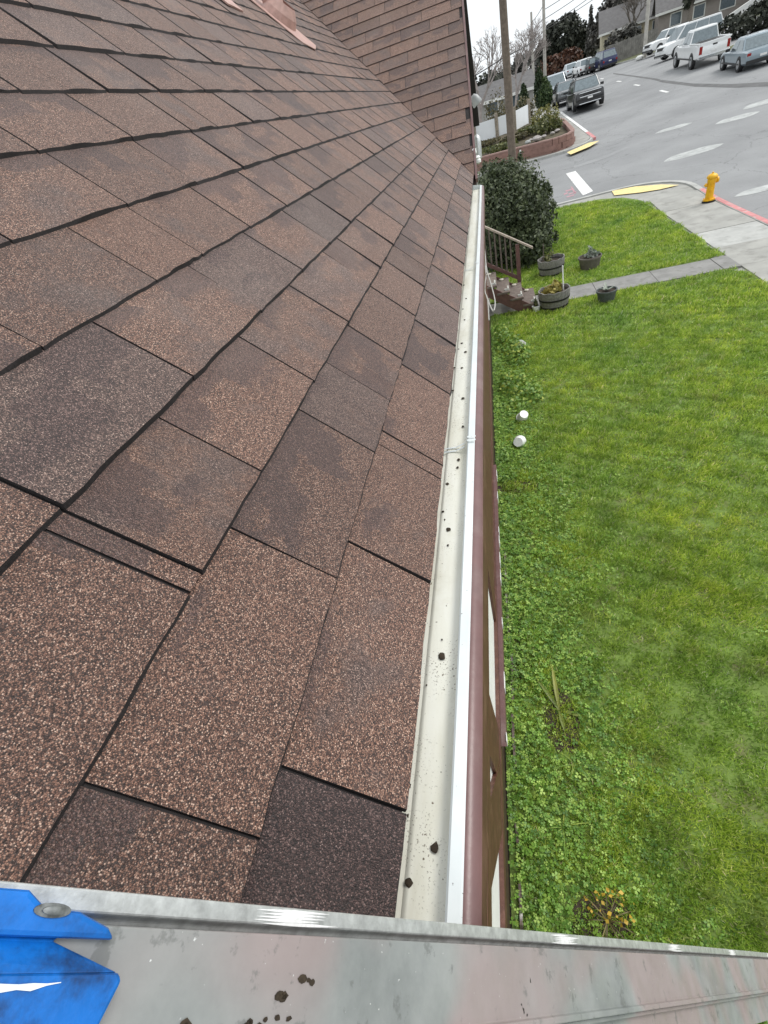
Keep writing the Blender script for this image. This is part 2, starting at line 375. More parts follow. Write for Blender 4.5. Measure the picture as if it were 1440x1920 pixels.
def poly_land(name, pts, m, dz=0, thick=.3, step=1.2, parent=None, struct=True):
    """flat-topped land block that follows the terrain: outline points, top grid cut by the outline"""
    bm = bmesh.new(); vs = [bm.verts.new((x, y, 0)) for x, y in pts]; f = bm.faces.new(vs)
    xs = [p[0] for p in pts]; ys = [p[1] for p in pts]
    def cut(co, no):
        bmesh.ops.bisect_plane(bm, geom=bm.verts[:] + bm.edges[:] + bm.faces[:], plane_co=co, plane_no=no)
    y = max(min(ys), 16.5) + step
    while y < max(ys): cut((0, y, 0), (0, 1, 0)); y += step
    x = max(min(xs), 5) + step * 2
    while x < max(xs): cut((x, 0, 0), (1, 0, 0)); x += step * 2
    top = bm.faces[:]
    r = bmesh.ops.extrude_face_region(bm, geom=top)
    low = [v for v in r['geom'] if isinstance(v, bmesh.types.BMVert)]
    for v in bm.verts: v.co.z = g(v.co.x, v.co.y) + dz
    for v in low: v.co.z -= thick
    bmesh.ops.recalc_face_normals(bm, faces=bm.faces[:])
    me = bpy.data.meshes.new(name); bm.to_mesh(me); bm.free()
    o = link(name, me, m, parent)
    if struct and parent is None: kind(o, 'structure')
    return o

def arc(cx, cy, r, a0, a1, n=8):
    return [(cx + r * math.cos(rad(a0 + (a1 - a0) * i / n)), cy + r * math.sin(rad(a0 + (a1 - a0) * i / n))) for i in range(n + 1)]
# the house's own block: lawn, concrete walks, kerb
corner = arc(4.5, 19.7, 1.75, 0, 90)
block = [(-30, -12), (6.25, -12), (6.25, 19.7)] + corner[1:-1] + [(4.5, 21.45), (-30, 21.45)]
poly_land('pavement_base', block, M_CONC, -.03)
kerb_line = [(6.33, -12), (6.33, 19.7)] + arc(4.5, 19.7, 1.83, 0, 90)[1:-1] + [(4.5, 21.53), (-30, 21.53)]
def strip(name, line, w, dz, m, thick=.2, parent=None, struct=True, sub=1.2):
    pts = [Vector((x, y)) for x, y in line]; den = [pts[0]]
    for a, b in zip(pts, pts[1:]):
        k = max(1, int((b - a).length / sub))
        den += [a.lerp(b, (i + 1) / k) for i in range(k)]
    b_ = MB(); L = []
    for i, p in enumerate(den):
        d = (den[min(i + 1, len(den) - 1)] - den[max(i - 1, 0)]).normalized(); n = Vector((-d.y, d.x)) * w / 2
        L.append((p + n, p - n))
    for (a, b), (c, d) in zip(L, L[1:]):
        z = lambda q: g(q.x, q.y) + dz
        A, B, C_, D = [(q.x, q.y, z(q)) for q in (a, b, c, d)]
        lo = lambda q: (q[0], q[1], q[2] - thick)
        b_.quad(A, B, D, C_); b_.quad(A, C_, lo(C_), lo(A)); b_.quad(D, B, lo(B), lo(D))
    a, b = L[0]; c, d = L[-1]
    for a, b in (L[0], L[-1]):
        A, B = (a.x, a.y, g(a.x, a.y) + dz), (b.x, b.y, g(b.x, b.y) + dz); b_.quad(A, B, (B[0], B[1], B[2] - thick), (A[0], A[1], A[2] - thick))
    o = b_.build(name, m, parent)
    if struct and parent is None: kind(o, 'structure')
    return o
strip('kerb', kerb_line, .15, .012, M_CONC2, .3)
strip('red_kerb_paint', [(6.345, 9), (6.345, 19.0)], .135, .018, M_RED, .12)
# lawns: each a raised sheet
def lawn_edge_right(y): return 4.82 + .07 * math.sin(y * 1.9) + .04 * math.sin(y * 5.1)
lawnA = [(-.26, -8), (4.8, -8)] + [(lawn_edge_right(y), y) for y in lin(-7, 11.3, .6)] + [(4.55, 11.62), (-.26, 11.62)]
lawnB = [(-.26, 12.52), (4.55, 12.52)] + [(lawn_edge_right(y), y) for y in lin(12.8, 18.2, .6)] + [(4.72, 19.3), (4.35, 20.2), (3.7, 20.72), (2.9, 20.86), (1.5, 20.84), (-.26, 20.84)]
poly_land('lawn', lawnA, M_LAWN, .012, .2); poly_land('lawn', lawnB, M_LAWN, .012, .2)
# slabs
walk = kind(empty('sidewalk'), 'structure'); i = 0
for y0 in lin(-10, 19, 1.45)[:-1]:
    b_ = MB().box((4.9, y0 + .008, -.1), (6.24, y0 + 1.442, 0)); s_ = b_.build('slab', M_CONC if i % 4 else M_CONC2, walk)
    for v in s_.data.vertices: v.co.z += g(v.co.x, v.co.y) + .003 + .004 * math.sin(i * 2.3)
    i += 1
path = kind(empty('garden_path'), 'structure'); x = .9
while x < 4.85:
    x1 = min(x + 1.22, 4.88); b_ = MB().box((x + .006, 11.66, -.1), (x1 - .006, 12.48, 0)); s_ = b_.build('slab', M_PATH, path)
    for v in s_.data.vertices: v.co.z += .022 + .004 * math.sin(x * 3)
    x = x1
# corner ramp with its yellow strip
def ground_poly(name, px, dz, m, lift=.004, thick=.0, label=None, parent=None, struct=True, world=None):
    P = world if world else [G(x, y, dz) for x, y in px]
    bm = bmesh.new(); vs = [bm.verts.new(p) for p in P]; bm.faces.new(vs)
    xs = [p[0] for p in P]; ys = [p[1] for p in P]
    for ax, arr in ((0, xs), (1, ys)):
        q = math.floor(min(arr)) + .5
        while q < max(arr):
            if q > min(arr):
                co = (q, 0, 0) if ax == 0 else (0, q, 0); no = (1, 0, 0) if ax == 0 else (0, 1, 0)
                bmesh.ops.bisect_plane(bm, geom=bm.verts[:] + bm.edges[:] + bm.faces[:], plane_co=co, plane_no=no)
            q += .8
    for v in bm.verts: v.co.z = g(v.co.x, v.co.y) + dz + lift
    bmesh.ops.recalc_face_normals(bm, faces=bm.faces[:])
    for f in bm.faces:
        if f.normal.z < 0: f.normal_flip()
    me = bpy.data.meshes.new(name); bm.to_mesh(me); bm.free()
    o = link(name, me, m, parent)
    if struct and parent is None: kind(o, 'structure')
    return o
marks = kind(empty('road_markings'), 'structure')
ground_poly('yellow_ramp', [(1147, 358), (1152, 366), (1200, 361), (1238, 355), (1273, 347), (1240, 346), (1190, 350)], 0, M_YELLOW, .0)
ground_poly('stop_bar', [(1061, 326), (1079, 321), (1112, 359), (1093, 367)], STREET, M_WHITE, .008, parent=marks)
def lens(name, a, b, wdt, m, parent=marks, bulge=0.0, n=14):
    A, B = G(*a, STREET), G(*b, STREET); d = B - A; nn = Vector((-d.y, d.x, 0)).normalized(); pts = []
    for i in range(n + 1):
        t = i / n; e = math.sin(math.pi * t) ** .8; pts.append(A + d * t + nn * (wdt * e * (1 + .15 * math.sin(9 * t)) + bulge))
    for i in range(n, -1, -1):
        t = i / n; e = math.sin(math.pi * t) ** .8; pts.append(A + d * t - nn * (wdt * .8 * e * (1 + .12 * math.sin(7 * t + 2))))
    out = []
    for p in pts:
        if not out or (Vector(p) - out[-1]).length > 1e-3: out.append(Vector(p))
    if (out[0] - out[-1]).length < 1e-3: out.pop()
    return ground_poly(name, None, STREET, m, .006, parent=parent, world=out)
lens('asphalt_patch', (1244, 304), (1357, 269), .55, M_FADE); lens('asphalt_patch', (1228, 251), (1298, 230), .42, M_FADE)
lens('asphalt_patch', (1340, 234), (1425, 209), .5, M_FADE); lens('asphalt_patch', (1393, 206), (1470, 180), .5, M_FADE)
lens('asphalt_patch', (1376, 370), (1500, 336), .33, M_FADE)
for px in ((1128, 148), (1160, 153), (1193, 160), (1244, 172)):
    c = G(*px, STREET); ground_poly('lane_dash', None, STREET, M_WHITE, .006, parent=marks, world=[c + Vector(q) for q in ((-.06, -.9, 0), (.1, -.9, 0), (.12, .9, 0), (-.05, .9, 0))])
sk = [G(x, y, STREET) for x, y in ((1150, 137), (1190, 142), (1240, 150), (1300, 157), (1370, 158), (1440, 154), (1500, 150))]
ground_poly('tyre_marks', None, STREET, M_SKID, .005, parent=marks, world=sk + [p + Vector((-.3, -1.5, 0)) for p in reversed(sk)])
ground_poly('faded_line', [(1075, 312), (1140, 290), (1228, 252), (1226, 255), (1140, 295), (1078, 316)], STREET, mat('faint_pale_line', (.27, .273, .275), .85, var=.12, scale=2), .005, parent=marks)
for px in ([(1060, 358), (1072, 354), (1073, 356), (1061, 360)], [(1066, 364), (1080, 359), (1081, 361), (1067, 366)], [(1062, 369), (1076, 365), (1077, 367), (1063, 371)], [(1070, 351), (1073, 350), (1080, 363), (1077, 364)], [(1057, 364), (1064, 361), (1065, 363), (1058, 366)]):
    ground_poly('utility_mark', px, STREET, M_PINK, .005, parent=marks)
# block across the side street, on the left of the main street
poly_land('far_pavement', [(-60, 31.9), (3.6, 31.9), (5.0, 32.6), (5.5, 34), (5.5, 60), (5.6, 140), (-60, 140)], M_CONC, 0, .35)
strip('far_kerb', [(-40, 31.85), (3.4, 31.85)] + arc(3.4, 33.9, 2.1, -90, 0)[1:] + [(5.5, 60), (5.6, 138)], .16, .012, M_CONC2, .3)
strip('white_kerb_paint', [(5.52, 35.6), (5.52, 48)], .17, .02, M_WHITE, .14)
strip('red_kerb_paint', [(5.52, 33.2), (5.52, 35.6)], .17, .02, M_RED, .14)
ground_poly('yellow_ramp', [(1063, 286), (1070, 290), (1106, 275), (1124, 264), (1104, 268)], 0, M_YELLOW, .006)
# right-hand blocks
poly_land('bank', [(16.9, -12), (60, -12), (60, 55), (20, 55), (16.9, 52)], M_BANK, .02, .4)
strip('right_kerb', [(16.85, -12), (16.85, 52), (20, 55.1), (60, 55.1)], .16, .03, M_CONC2, .3)
poly_land('far_bank', [(15.2, 85), (18.3, 79.5), (22, 78), (60, 73), (60, 140), (14.6, 140)], M_BANK, .03, .5)
strip('far_right_kerb', [(14.6, 138), (15.2, 84.9), (18.3, 79.4), (22, 77.9), (60, 72.9)], .18, .04, M_CONC2, .35)


# ================================================================== HOUSE
HE = .54                                          # camera height over the eave
TH = rad(45.95); TG = rad(37.5); X0 = -.266 * HE; ZE = CZ - HE; YB = 5.13; XR = -.125
EXP = .2811 * HE; EXP0 = .2663 * HE; TABW = .295; GAP = .0046
XW = -.28                                         # plane of the front wall
house = tag(empty('house', (-3, 3, 0)), 'brown shingled house whose steep roof and eave fill the foreground', 'house')
HI = Matrix.Translation((3, -3, 0))
def hm(m=None): return HI if m is None else HI @ m
sT, cT, tT = math.sin(TH), math.cos(TH), math.tan(TH); sG, cG, tG = math.sin(TG), math.cos(TG), math.tan(TG)
KV = sT / tG
def Rmain(y, s, n=0): return Vector((X0 - cT * s + sT * n, y, ZE + sT * s + cT * n))
def Rgab(x, v, n=0): return Vector((x, YB + cG * v - sG * n, ZE + sG * v + cG * n))
def f_main(y, s): return Matrix(((0, -cT, sT, X0 - cT * s), (1, 0, 0, y), (0, sT, cT, ZE + sT * s), (0, 0, 0, 1)))
def f_gab(x, v): return Matrix(((1, 0, 0, x), (0, cG, -sG, YB + cG * v), (0, sG, cG, ZE + sG * v), (0, 0, 0, 1)))
SMAX = 4.4; VMAX = SMAX * sT / sG
b_ = MB()
for d, rev in ((0.001, 0), (-.05, 1)):
    q = [Rmain(-3, -.0, d), Rmain(YB, 0, d), Rmain(YB + KV * SMAX, SMAX, d), Rmain(-3, SMAX, d)]
    b_.quad(*(q if rev else q[::-1]))
b_.quad(Rmain(-3, 0, .001), Rmain(-3, 0, -.05), Rmain(YB, 0, -.05), Rmain(YB, 0, .001))
sk_ = 0.0; kk_ = 0
while sk_ < SMAX - .1:
    e_ = EXP0 if kk_ == 0 else EXP
    b_.quad(Rmain(-3, sk_ + .002, .0055), Rmain(YB + KV * sk_ - .01, sk_ + .002, .0055), Rmain(YB + KV * (sk_ + e_) - .01, sk_ + e_, .0014), Rmain(-3, sk_ + e_, .0014)); sk_ += e_; kk_ += 1
main_roof = b_.build('main_roof', M_UNDER, house, matrix=hm())
b_ = MB()
for d, rev in ((0.001, 0), (-.05, 1)):
    q = [Rgab(XR, 0, d), Rgab(XR, VMAX, d), Rgab(X0 - VMAX * sG / tT, VMAX, d), Rgab(X0, 0, d)]
    b_.quad(*(q if rev else q[::-1]))
gable_roof = b_.build('gable_roof', M_UNDER, house, matrix=hm())
def in_frame(P, mg=70):
    v = Vector(P) - Vector((0, 0, CZ)); z = v.dot(CR[2])
    if z < .05: return False, 0
    x = 720 + FPX * v.dot(CR[0]) / z; y = 960 + FPX * v.dot(CR[1]) / z
    return (-mg < x < 1440 + mg and -mg < y < 2350), 1 / v.length ** 2
def tab_mesh(W, E, seed, nx=9, GAP=.0022, CH=.0009):
    r = random.Random(seed); m = MB(); T = []; H = []; Bt = []
    steps = [r.random() for _ in range(4)]
    for i in range(nx + 1):
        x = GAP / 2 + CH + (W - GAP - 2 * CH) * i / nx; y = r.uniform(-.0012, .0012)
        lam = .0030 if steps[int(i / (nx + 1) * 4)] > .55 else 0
        T.append((x, y, .0092 + lam)); Bt.append((x, y - .0022 - CH * .9 - r.uniform(0, .0014), .0036)); H.append((x, E + .025, .0036))  # butt foot juts out in dark edge colour, painting the course's shadow line
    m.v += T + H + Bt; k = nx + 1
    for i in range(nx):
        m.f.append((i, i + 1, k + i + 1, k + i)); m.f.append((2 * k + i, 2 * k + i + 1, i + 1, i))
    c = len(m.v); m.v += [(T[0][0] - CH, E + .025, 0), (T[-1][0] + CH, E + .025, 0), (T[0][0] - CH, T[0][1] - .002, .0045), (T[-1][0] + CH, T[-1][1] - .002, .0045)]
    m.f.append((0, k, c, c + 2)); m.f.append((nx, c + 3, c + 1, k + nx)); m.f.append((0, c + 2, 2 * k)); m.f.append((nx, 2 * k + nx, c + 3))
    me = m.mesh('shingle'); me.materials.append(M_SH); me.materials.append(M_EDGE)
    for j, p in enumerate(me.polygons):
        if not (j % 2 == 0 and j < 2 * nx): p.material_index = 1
    return me
def clip(poly, a, b, c):                          # keep a*x+b*y<=c
    out = []
    for i, p in enumerate(poly):
        q = poly[(i + 1) % len(poly)]; dp = a * p[0] + b * p[1] - c; dq = a * q[0] + b * q[1] - c
        if dp <= 0: out.append(p)
        if dp * dq < 0:
            t = dp / (dp - dq); out.append((p[0] + (q[0] - p[0]) * t, p[1] + (q[1] - p[1]) * t))
    return out
def poly_tab(poly, E):
    m = MB(); zt = lambda y: .0092 - .0056 * y / E
    n = len(poly); m.v += [(x, y, zt(y)) for x, y in poly] + [(x, y, max(zt(y) - .005, 0)) for x, y in poly]
    m.f.append(tuple(range(n)))
    for i in range(n): m.f.append((i, n + i, n + (i + 1) % n, (i + 1) % n))
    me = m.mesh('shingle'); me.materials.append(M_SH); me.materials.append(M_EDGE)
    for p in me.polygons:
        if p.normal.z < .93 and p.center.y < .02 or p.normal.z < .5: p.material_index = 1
    return me
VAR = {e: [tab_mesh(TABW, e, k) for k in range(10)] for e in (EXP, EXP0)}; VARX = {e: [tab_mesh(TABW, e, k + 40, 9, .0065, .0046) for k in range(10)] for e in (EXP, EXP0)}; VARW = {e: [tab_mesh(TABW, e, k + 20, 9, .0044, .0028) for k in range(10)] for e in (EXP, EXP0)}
PH = [.151, .085, .178, .273, .007, .054, .053, .16, .258, .10, .22, .03, .17, .07, .24, .12, .2, .05, .15, .26, .02, .18, .09, .23, .13, .0, .2, .1, .15, .05]
JOINTS = {0: [.148, .453, .708, .754, 1.047, 1.341, 1.623, 1.921, 2.212], 1: [.088, .379, .672, .86, 1.059, 1.355, 1.624, 1.82, 2.005, 2.318], 2: [.272, .301, .489, .768, 1.06, 1.359, 1.519, 1.802, 2.101],
          3: [.594, .884, 1.158, 1.437, 1.716, 2.033], 4: [.494, .774, .948, 1.201, 1.483, 1.774, 2.021], 5: [.951, 1.235, 1.526], 6: [.933, 1.233, 1.527, 1.695], 7: [1.396, 1.64, 1.93], 8: [1.438]}
cand = []
rs = random.Random(5); s = 0; k = 0
while s < SMAX - .1:
    e = EXP0 if k == 0 else EXP; yend = YB + KV * (s + e + .03)
    jl = list(JOINTS.get(k) or [PH[k % 30] + rs.uniform(-.006, .006)])
    while jl[0] > -3: jl.insert(0, jl[0] - TABW + rs.uniform(-.004, .004))
    while jl[-1] < yend: jl.append(jl[-1] + TABW + rs.uniform(-.004, .004))
    for y, y2 in zip(jl, jl[1:]):
        W_ = y2 - y; me = None; poly = None
        if y > yend: break
        if y2 < YB + KV * s - .005 and W_ > .15: me = rs.choice((VARX if y > 2.0 else VARW if y > 1.0 else VAR)[e])
        else: poly = clip([(GAP / 2, 0), (W_ - GAP / 2, 0), (W_ - GAP / 2, e + .025), (GAP / 2, e + .025)], 1, -KV, YB + KV * s - y - .012)
        if me or len(poly) > 2: cand.append(('m', y, s, e, me, poly, W_ / TABW if me else 1))
    s += e; k += 1
GAPG = .004
v = 0.0; k = 0
while v < VMAX - .1:
    e = EXP0 if k == 0 else EXP; x = XR + .006 - TABW + .5 * TABW * (k % 2) + rs.uniform(-.05, .05); first = True
    while x + TABW > X0 - (v + e) * sG / tT - .03:
        poly = clip([(GAPG / 2, 0), (TABW - GAPG / 2, 0), (TABW - GAPG / 2, e + .025), (GAPG / 2, e + .025)], 1, 0, XR - x)
        if len(poly) > 2: poly = clip(poly, -1, -sG / tT, x - (X0 - v * sG / tT) - .008)
        if len(poly) > 2: cand.append(('g', x, v, e, None, poly, 1))
        x -= TABW
    v += e; k += 1
vis = []; rest = []
for c in cand:
    P = (Rmain(c[1] + TABW / 2, c[2] + .07) if c[0] == 'm' else Rgab(c[1] + TABW / 2, c[2] + .07))
    ok, wgt = in_frame(P, 110)
    (vis if ok else rest).append((wgt, c))
vis.sort(key=lambda q: -q[0])
nm_, ng_ = 0, 0; joined = {'m': MB(), 'g': MB()}
def tint():
    r = rs.random()
    gy = rs.uniform(.2, .47) if r < .62 else (rs.uniform(.42, .6) if r < .93 else rs.uniform(.65, .8))
    return (gy, rs.uniform(.85, 1.45) if rs.random() < .74 else rs.uniform(.6, .85), rs.uniform(.25, 1), 1)
for wgt, c in vis + rest:
    F_ = (f_main(c[1], c[2]) if c[0] == 'm' else f_gab(c[1], c[2])) @ Matrix.Diagonal((c[6], 1, 1, 1))
    lim = nm_ < 300 if c[0] == 'm' else ng_ < 130
    if wgt > 0 and lim and wgt > 0:
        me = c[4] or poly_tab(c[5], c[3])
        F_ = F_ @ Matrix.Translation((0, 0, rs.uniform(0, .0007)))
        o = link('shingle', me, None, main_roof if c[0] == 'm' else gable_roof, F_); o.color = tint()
        if c[0] == 'm' and c[2] == 0 and -.2 < c[1] < .05: o.color = (.75, 1.6, .02, 1)
        if c[0] == 'm' and .1 < c[2] < .2 and -.28 < c[1] < -.1: o.color = (.22, .7, .3, 1)
        if c[0] == 'm': nm_ += 1
        else: ng_ += 1
    else:
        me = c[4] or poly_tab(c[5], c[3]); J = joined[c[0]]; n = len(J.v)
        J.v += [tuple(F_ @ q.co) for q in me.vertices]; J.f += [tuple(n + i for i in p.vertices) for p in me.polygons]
for kk, par in (('m', main_roof), ('g', gable_roof)):
    if joined[kk].v:
        o = kind(joined[kk].build('shingle_field', M_SH, par), 'stuff'); o.color = (.35, 1.3, .5, 1)
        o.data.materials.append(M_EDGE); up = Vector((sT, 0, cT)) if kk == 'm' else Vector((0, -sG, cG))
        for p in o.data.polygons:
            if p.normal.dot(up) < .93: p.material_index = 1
print('shingles', nm_, ng_, len(rest))
# roof beyond the ridge and the other gable slope, ridge, body of the house
b_ = MB(); YR = YB + cG * VMAX; ZR = ZE + sG * VMAX
b_.quad((XR, YR, ZR), (XR, 2 * YR - YB, ZE), (-8, 2 * YR - YB, ZE), (-8, YR, ZR))
b_.quad(Rmain(-3, SMAX), Rmain(YB + KV * SMAX, SMAX), (-9, YB + KV * SMAX, ZE), (-9, -3, ZE))
b_.build('rear_roof', M_UNDER, house, matrix=hm())
b_ = MB(); b_.box((-8, -2.8, -.3), (XW, 2 * YR - YB - .2, ZE - .12)); b_.build('wall', M_STUCCO, house, matrix=hm())
b_ = MB(); b_.prism([(YB, ZE - .12), (2 * YR - YB - .1, ZE - .12), (YR, ZR - .1)], -2, XW, lambda u, v_, d: (d, u, v_)); b_.build('gable_wall', M_STUCCO, house, matrix=hm())
MB().box((-.30, -2.9, ZE - .22), (-.215, 4.9, ZE - .035)).build('fascia', M_BROWN, house, matrix=hm())
MB().box((XW - .02, -2.9, ZE - .24), (-.19, 4.9, ZE - .222)).build('soffit', M_BROWN, house, matrix=hm())
# rake boards of the front gable
def rake(name, d0, d1, n0, n1, m):
    b_ = MB(); L = VMAX + .05
    for a in (-.05,):
        c = [Rgab(d, v_, n) for v_ in (a, L) for d, n in ((d0, n0), (d1, n0), (d1, n1), (d0, n1))]
        q = len(b_.v); b_.v += [tuple(p) for p in c]
        b_.f += [tuple(q + i for i in f) for f in ((0, 1, 2, 3), (7, 6, 5, 4), (0, 4, 5, 1), (1, 5, 6, 2), (2, 6, 7, 3), (3, 7, 4, 0))]
    return b_.build(name, m, house, matrix=hm())
rake('rake_trim', XR + .002, XR + .02, -.03, .012, M_MAUVE)
rake('rake_board', XR - .03, XR + .004, -.19, -.032, M_DKBROWN)
# half-timber boards on the low front wall (only its foot shows past the gutter)
tim = lambda pts, d=.02: MB().prism(pts, XW + .001, XW + d, lambda u, v_, q: (q, u, v_)).build('timber_board', M_BROWN, house, matrix=hm())
zc = lambda d: CZ - d
tim([(-2.5, zc(2.62)), (11.2, zc(2.62)), (11.2, zc(2.45)), (-2.5, zc(2.45))], .03)
tim([(-2.5, zc(3.52)), (11.2, zc(3.52)), (11.2, zc(3.38)), (-2.5, zc(3.38))], .028)
tim([(1.15, zc(3.38)), (1.50, zc(3.38)), (1.40, zc(2.62)), (1.05, zc(2.62))], .022)
tim([(.45, zc(2.62)), (.80, zc(2.62)), (1.30, zc(3.38)), (.88, zc(3.38))], .025)
tim([(2.42, zc(3.38)), (2.62, zc(3.38)), (2.62, zc(2.62)), (2.42, zc(2.62))], .022)
tim([(2.64, zc(3.375)), (11.2, zc(3.375)), (11.2, zc(2.70)), (2.64, zc(2.70))], .018)
tim([(-.3, zc(3.38)), (-.1, zc(3.38)), (-.1, zc(2.62)), (-.3, zc(2.62))], .022)
MB().box((XW - .01, -2.6, -.3), (XW + .012, 11.3, .5)).build('foundation_board', M_DKBROWN, house, matrix=hm())
led = MB().prism([(1.5, .50), (1.42, .60), (1.62, .615), (3.0, .615), (4.75, .615), (4.75, .50)], XW + .029, -.215, lambda u, v_, q: (q, u, v_)).build('ledge_board', M_MAUVE, house, matrix=hm())
rp = random.Random(3); y = 1.45; b_ = MB()
while y < 4.6:
    l = rp.uniform(.03, .16)
    if rp.random() < .6: b_.box((-.2155, y, .53), (-.2115, y + l, .6165))
    y += l + rp.uniform(.01, .09)
kind(b_.build('peeling_paint', M_WPOT, led), 'stuff')
# vent pipe with its lead flashing and a second flashing sheet
def on_roof(px, py):
    vv = ray(px, py); n = Vector((sT, 0, cT)); d = n.dot(Rmain(0, 0) - Vector((0, 0, CZ))); P = vv * (d / n.dot(vv)); P.z += CZ; return P
M_FLASH = mat('pinkish_flashing', (.46, .29, .25), .5, var=.2, scale=20)
p0 = on_roof(522, 40); ys = p0.y; ss = (X0 - p0.x) / cT
vp = MB(); vp.tube([Rmain(ys, ss, -.02), p0 + Vector((0, 0, .12)), p0 + Vector((0, 0, .42))], [.075, .073, .073], 16)
vpo = vp.build('vent_pipe', M_FLASH, house, smooth='auto', matrix=hm())
fl = MB(); fl.prism([(-.2, -.26), (-.03, -.31), (.18, -.25), (.2, .2), (-.2, .2)], .012, .017, lambda u, v_, d: Rmain(ys + u, ss + v_, d))
fl.lathe([(.13, .012), (.115, .06), (.08, .11)], 16, f_main(ys, ss), cap=False)
fl.build('flashing', M_FLASH, vpo)
p1 = on_roof(420, 4); ys1 = p1.y; ss1 = (X0 - p1.x) / cT
MB().prism([(-.09, -.06), (.06, -.09), (.12, .10), (-.10, .14)], .012, .02, lambda u, v_, d: Rmain(ys1 + u, ss1 + v_, d)).build('flashing_sheet', M_FLASH, house, matrix=hm())

# ------------------------------------------------------------------ gutter
GY0, GY1 = -.9, 4.53; ZL = CZ - .552; ZF = CZ - .574
gut = tag(empty('gutter', (-.13, 1.8, ZF)), 'white and brown metal eave gutter with rust spots along the roof edge', 'gutter')
GI = Matrix.Translation((.13, -1.8, -ZF))
def extr(name, prof, m, y0, y1, smooth='auto', parent=gut, seg=24, wob=0.0):
    b_ = MB(); ys_ = lin(y0, y1, (y1 - y0) / seg)
    rr = random.Random(len(name))
    for y in ys_:
        w_ = wob * math.sin(y * 2.1 + 1) + wob * .5 * math.sin(y * 5.3)
        for x, z in prof: b_.v.append((x + w_ + (.0030 * max(0, y) if x > -.13 else 0), y, z))
    n = len(prof)
    for j in range(len(ys_) - 1):
        for i in range(n - 1): b_.f.append((j * n + i, j * n + i + 1, (j + 1) * n + i + 1, (j + 1) * n + i))
    return b_.build(name, m, parent, smooth=smooth, matrix=GI)
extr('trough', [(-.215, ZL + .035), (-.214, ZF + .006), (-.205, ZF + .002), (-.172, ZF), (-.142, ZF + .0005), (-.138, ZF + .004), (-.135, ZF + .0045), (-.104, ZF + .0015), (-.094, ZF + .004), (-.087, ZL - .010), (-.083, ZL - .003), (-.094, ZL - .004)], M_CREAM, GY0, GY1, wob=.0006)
extr('lip', [(-.0955, ZL - .010), (-.0955, ZL + .001), (-.093, ZL + .003), (-.0815, ZL + .0022), (-.0790, ZL - .0003)], M_LIP, GY0, GY1, wob=.0006)
extr('front_face', [(-.0798, ZL + .0003), (-.0775, ZL + .0006), (-.069, ZL - .004), (-.0638, ZL - .012)], M_MAUVE, GY0, GY1, wob=.0006)  # upturned nose in lighter mauve: light on the brown front put into the colour
extr('apron', [(-.0638, ZL - .012), (-.0645, ZL - .066), (-.075, ZL - .073), (-.21, ZL - .076)], M_BROWN, GY0, GY1, wob=.0006)
MB().prism([(-.214, ZL + .03), (-.2135, ZF), (-.10, ZF), (-.08, ZL - .02), (-.0725, ZL + .004), (-.12, ZL + .012)], GY1 - .001, GY1 + .0015, lambda u, v_, d: (u, d, v_)).build('end_cap', M_LIP, gut, matrix=GI)
def on_z(px, py, z):
    vv = ray(px, py); P = vv * ((z - CZ) / vv.z); P.z += CZ; return P
for px, py in ((868, 829), (880, 498), (889, 372)):
    y = on_z(px, py, ZL).y; b_ = MB()
    for dy in (-.009, .004):
        pr = [(-.2, ZF + .012), (-.168, ZF + .003), (-.12, ZF + .004), (-.10, ZF + .012), (-.0955, ZL + .002), (-.0925, ZL + .0055), (-.0745, ZL + .005)]
        for (xa, za), (xb, zb) in zip(pr, pr[1:]):
            b_.quad((xa, y + dy, za + .0025), (xb, y + dy, zb + .0025), (xb, y + dy + .005, zb + .0025), (xa, y + dy + .005, za + .0025))
    b_.build('seam_strap', M_LIP, gut, matrix=GI)
M_RUST = mat('rusty_debris', (.035, .024, .014), .9, var=.6, scale=200, bump=.001, bscale=300)
M_STAIN = mat('brown_stain', (.66, .62, .51), .7, var=.4, scale=160)
spots = [(816, 1591, 12), (767, 1655, 10), (829, 1232, 12), (860, 862, 6), (858, 877, 5), (839, 908, 6), (831, 960, 5), (841, 993, 8), (834, 975, 3), (840, 1023, 4),
         (866, 690, 4), (849, 733, 5), (868, 747, 6), (852, 690, 4), (866, 644, 4), (873, 660, 5), (868, 800, 5), (803, 1108, 4), (768, 1474, 5), (765, 1530, 4), (858, 620, 3), (871, 600, 3), (868, 580, 3), (874, 560, 3), (860, 655, 3), (870, 535, 3), (829, 1200, 3), (800, 1285, 3)]
for px, py, r in spots:
    P = on_z(px, py, ZF + .004); rr = r * (P - Vector((0, 0, CZ))).length / FPX * .62; b_ = MB()
    r2 = random.Random(px); n = 9; P.x = min(P.x, -.1)
    ring = [(P.x + rr * r2.uniform(.6, 1.15) * math.cos(t), P.y + rr * 1.25 * r2.uniform(.6, 1.15) * math.sin(t)) for t in [2 * math.pi * i / n for i in range(n)]]
    b_.v = [(x, y, P.z + .0008) for x, y in ring] + [(P.x + (x - P.x) * .6, P.y + (y - P.y) * .6, P.z + .0018 + .12 * rr * r2.random()) for x, y in ring] + [(P.x, P.y, P.z + .0016)]
    for i in range(n): j = (i + 1) % n; b_.f += [(i, j, n + j, n + i), (n + i, n + j, 2 * n)]
    so = b_.build('rust_spot', M_RUST, gut, smooth=True, matrix=GI)

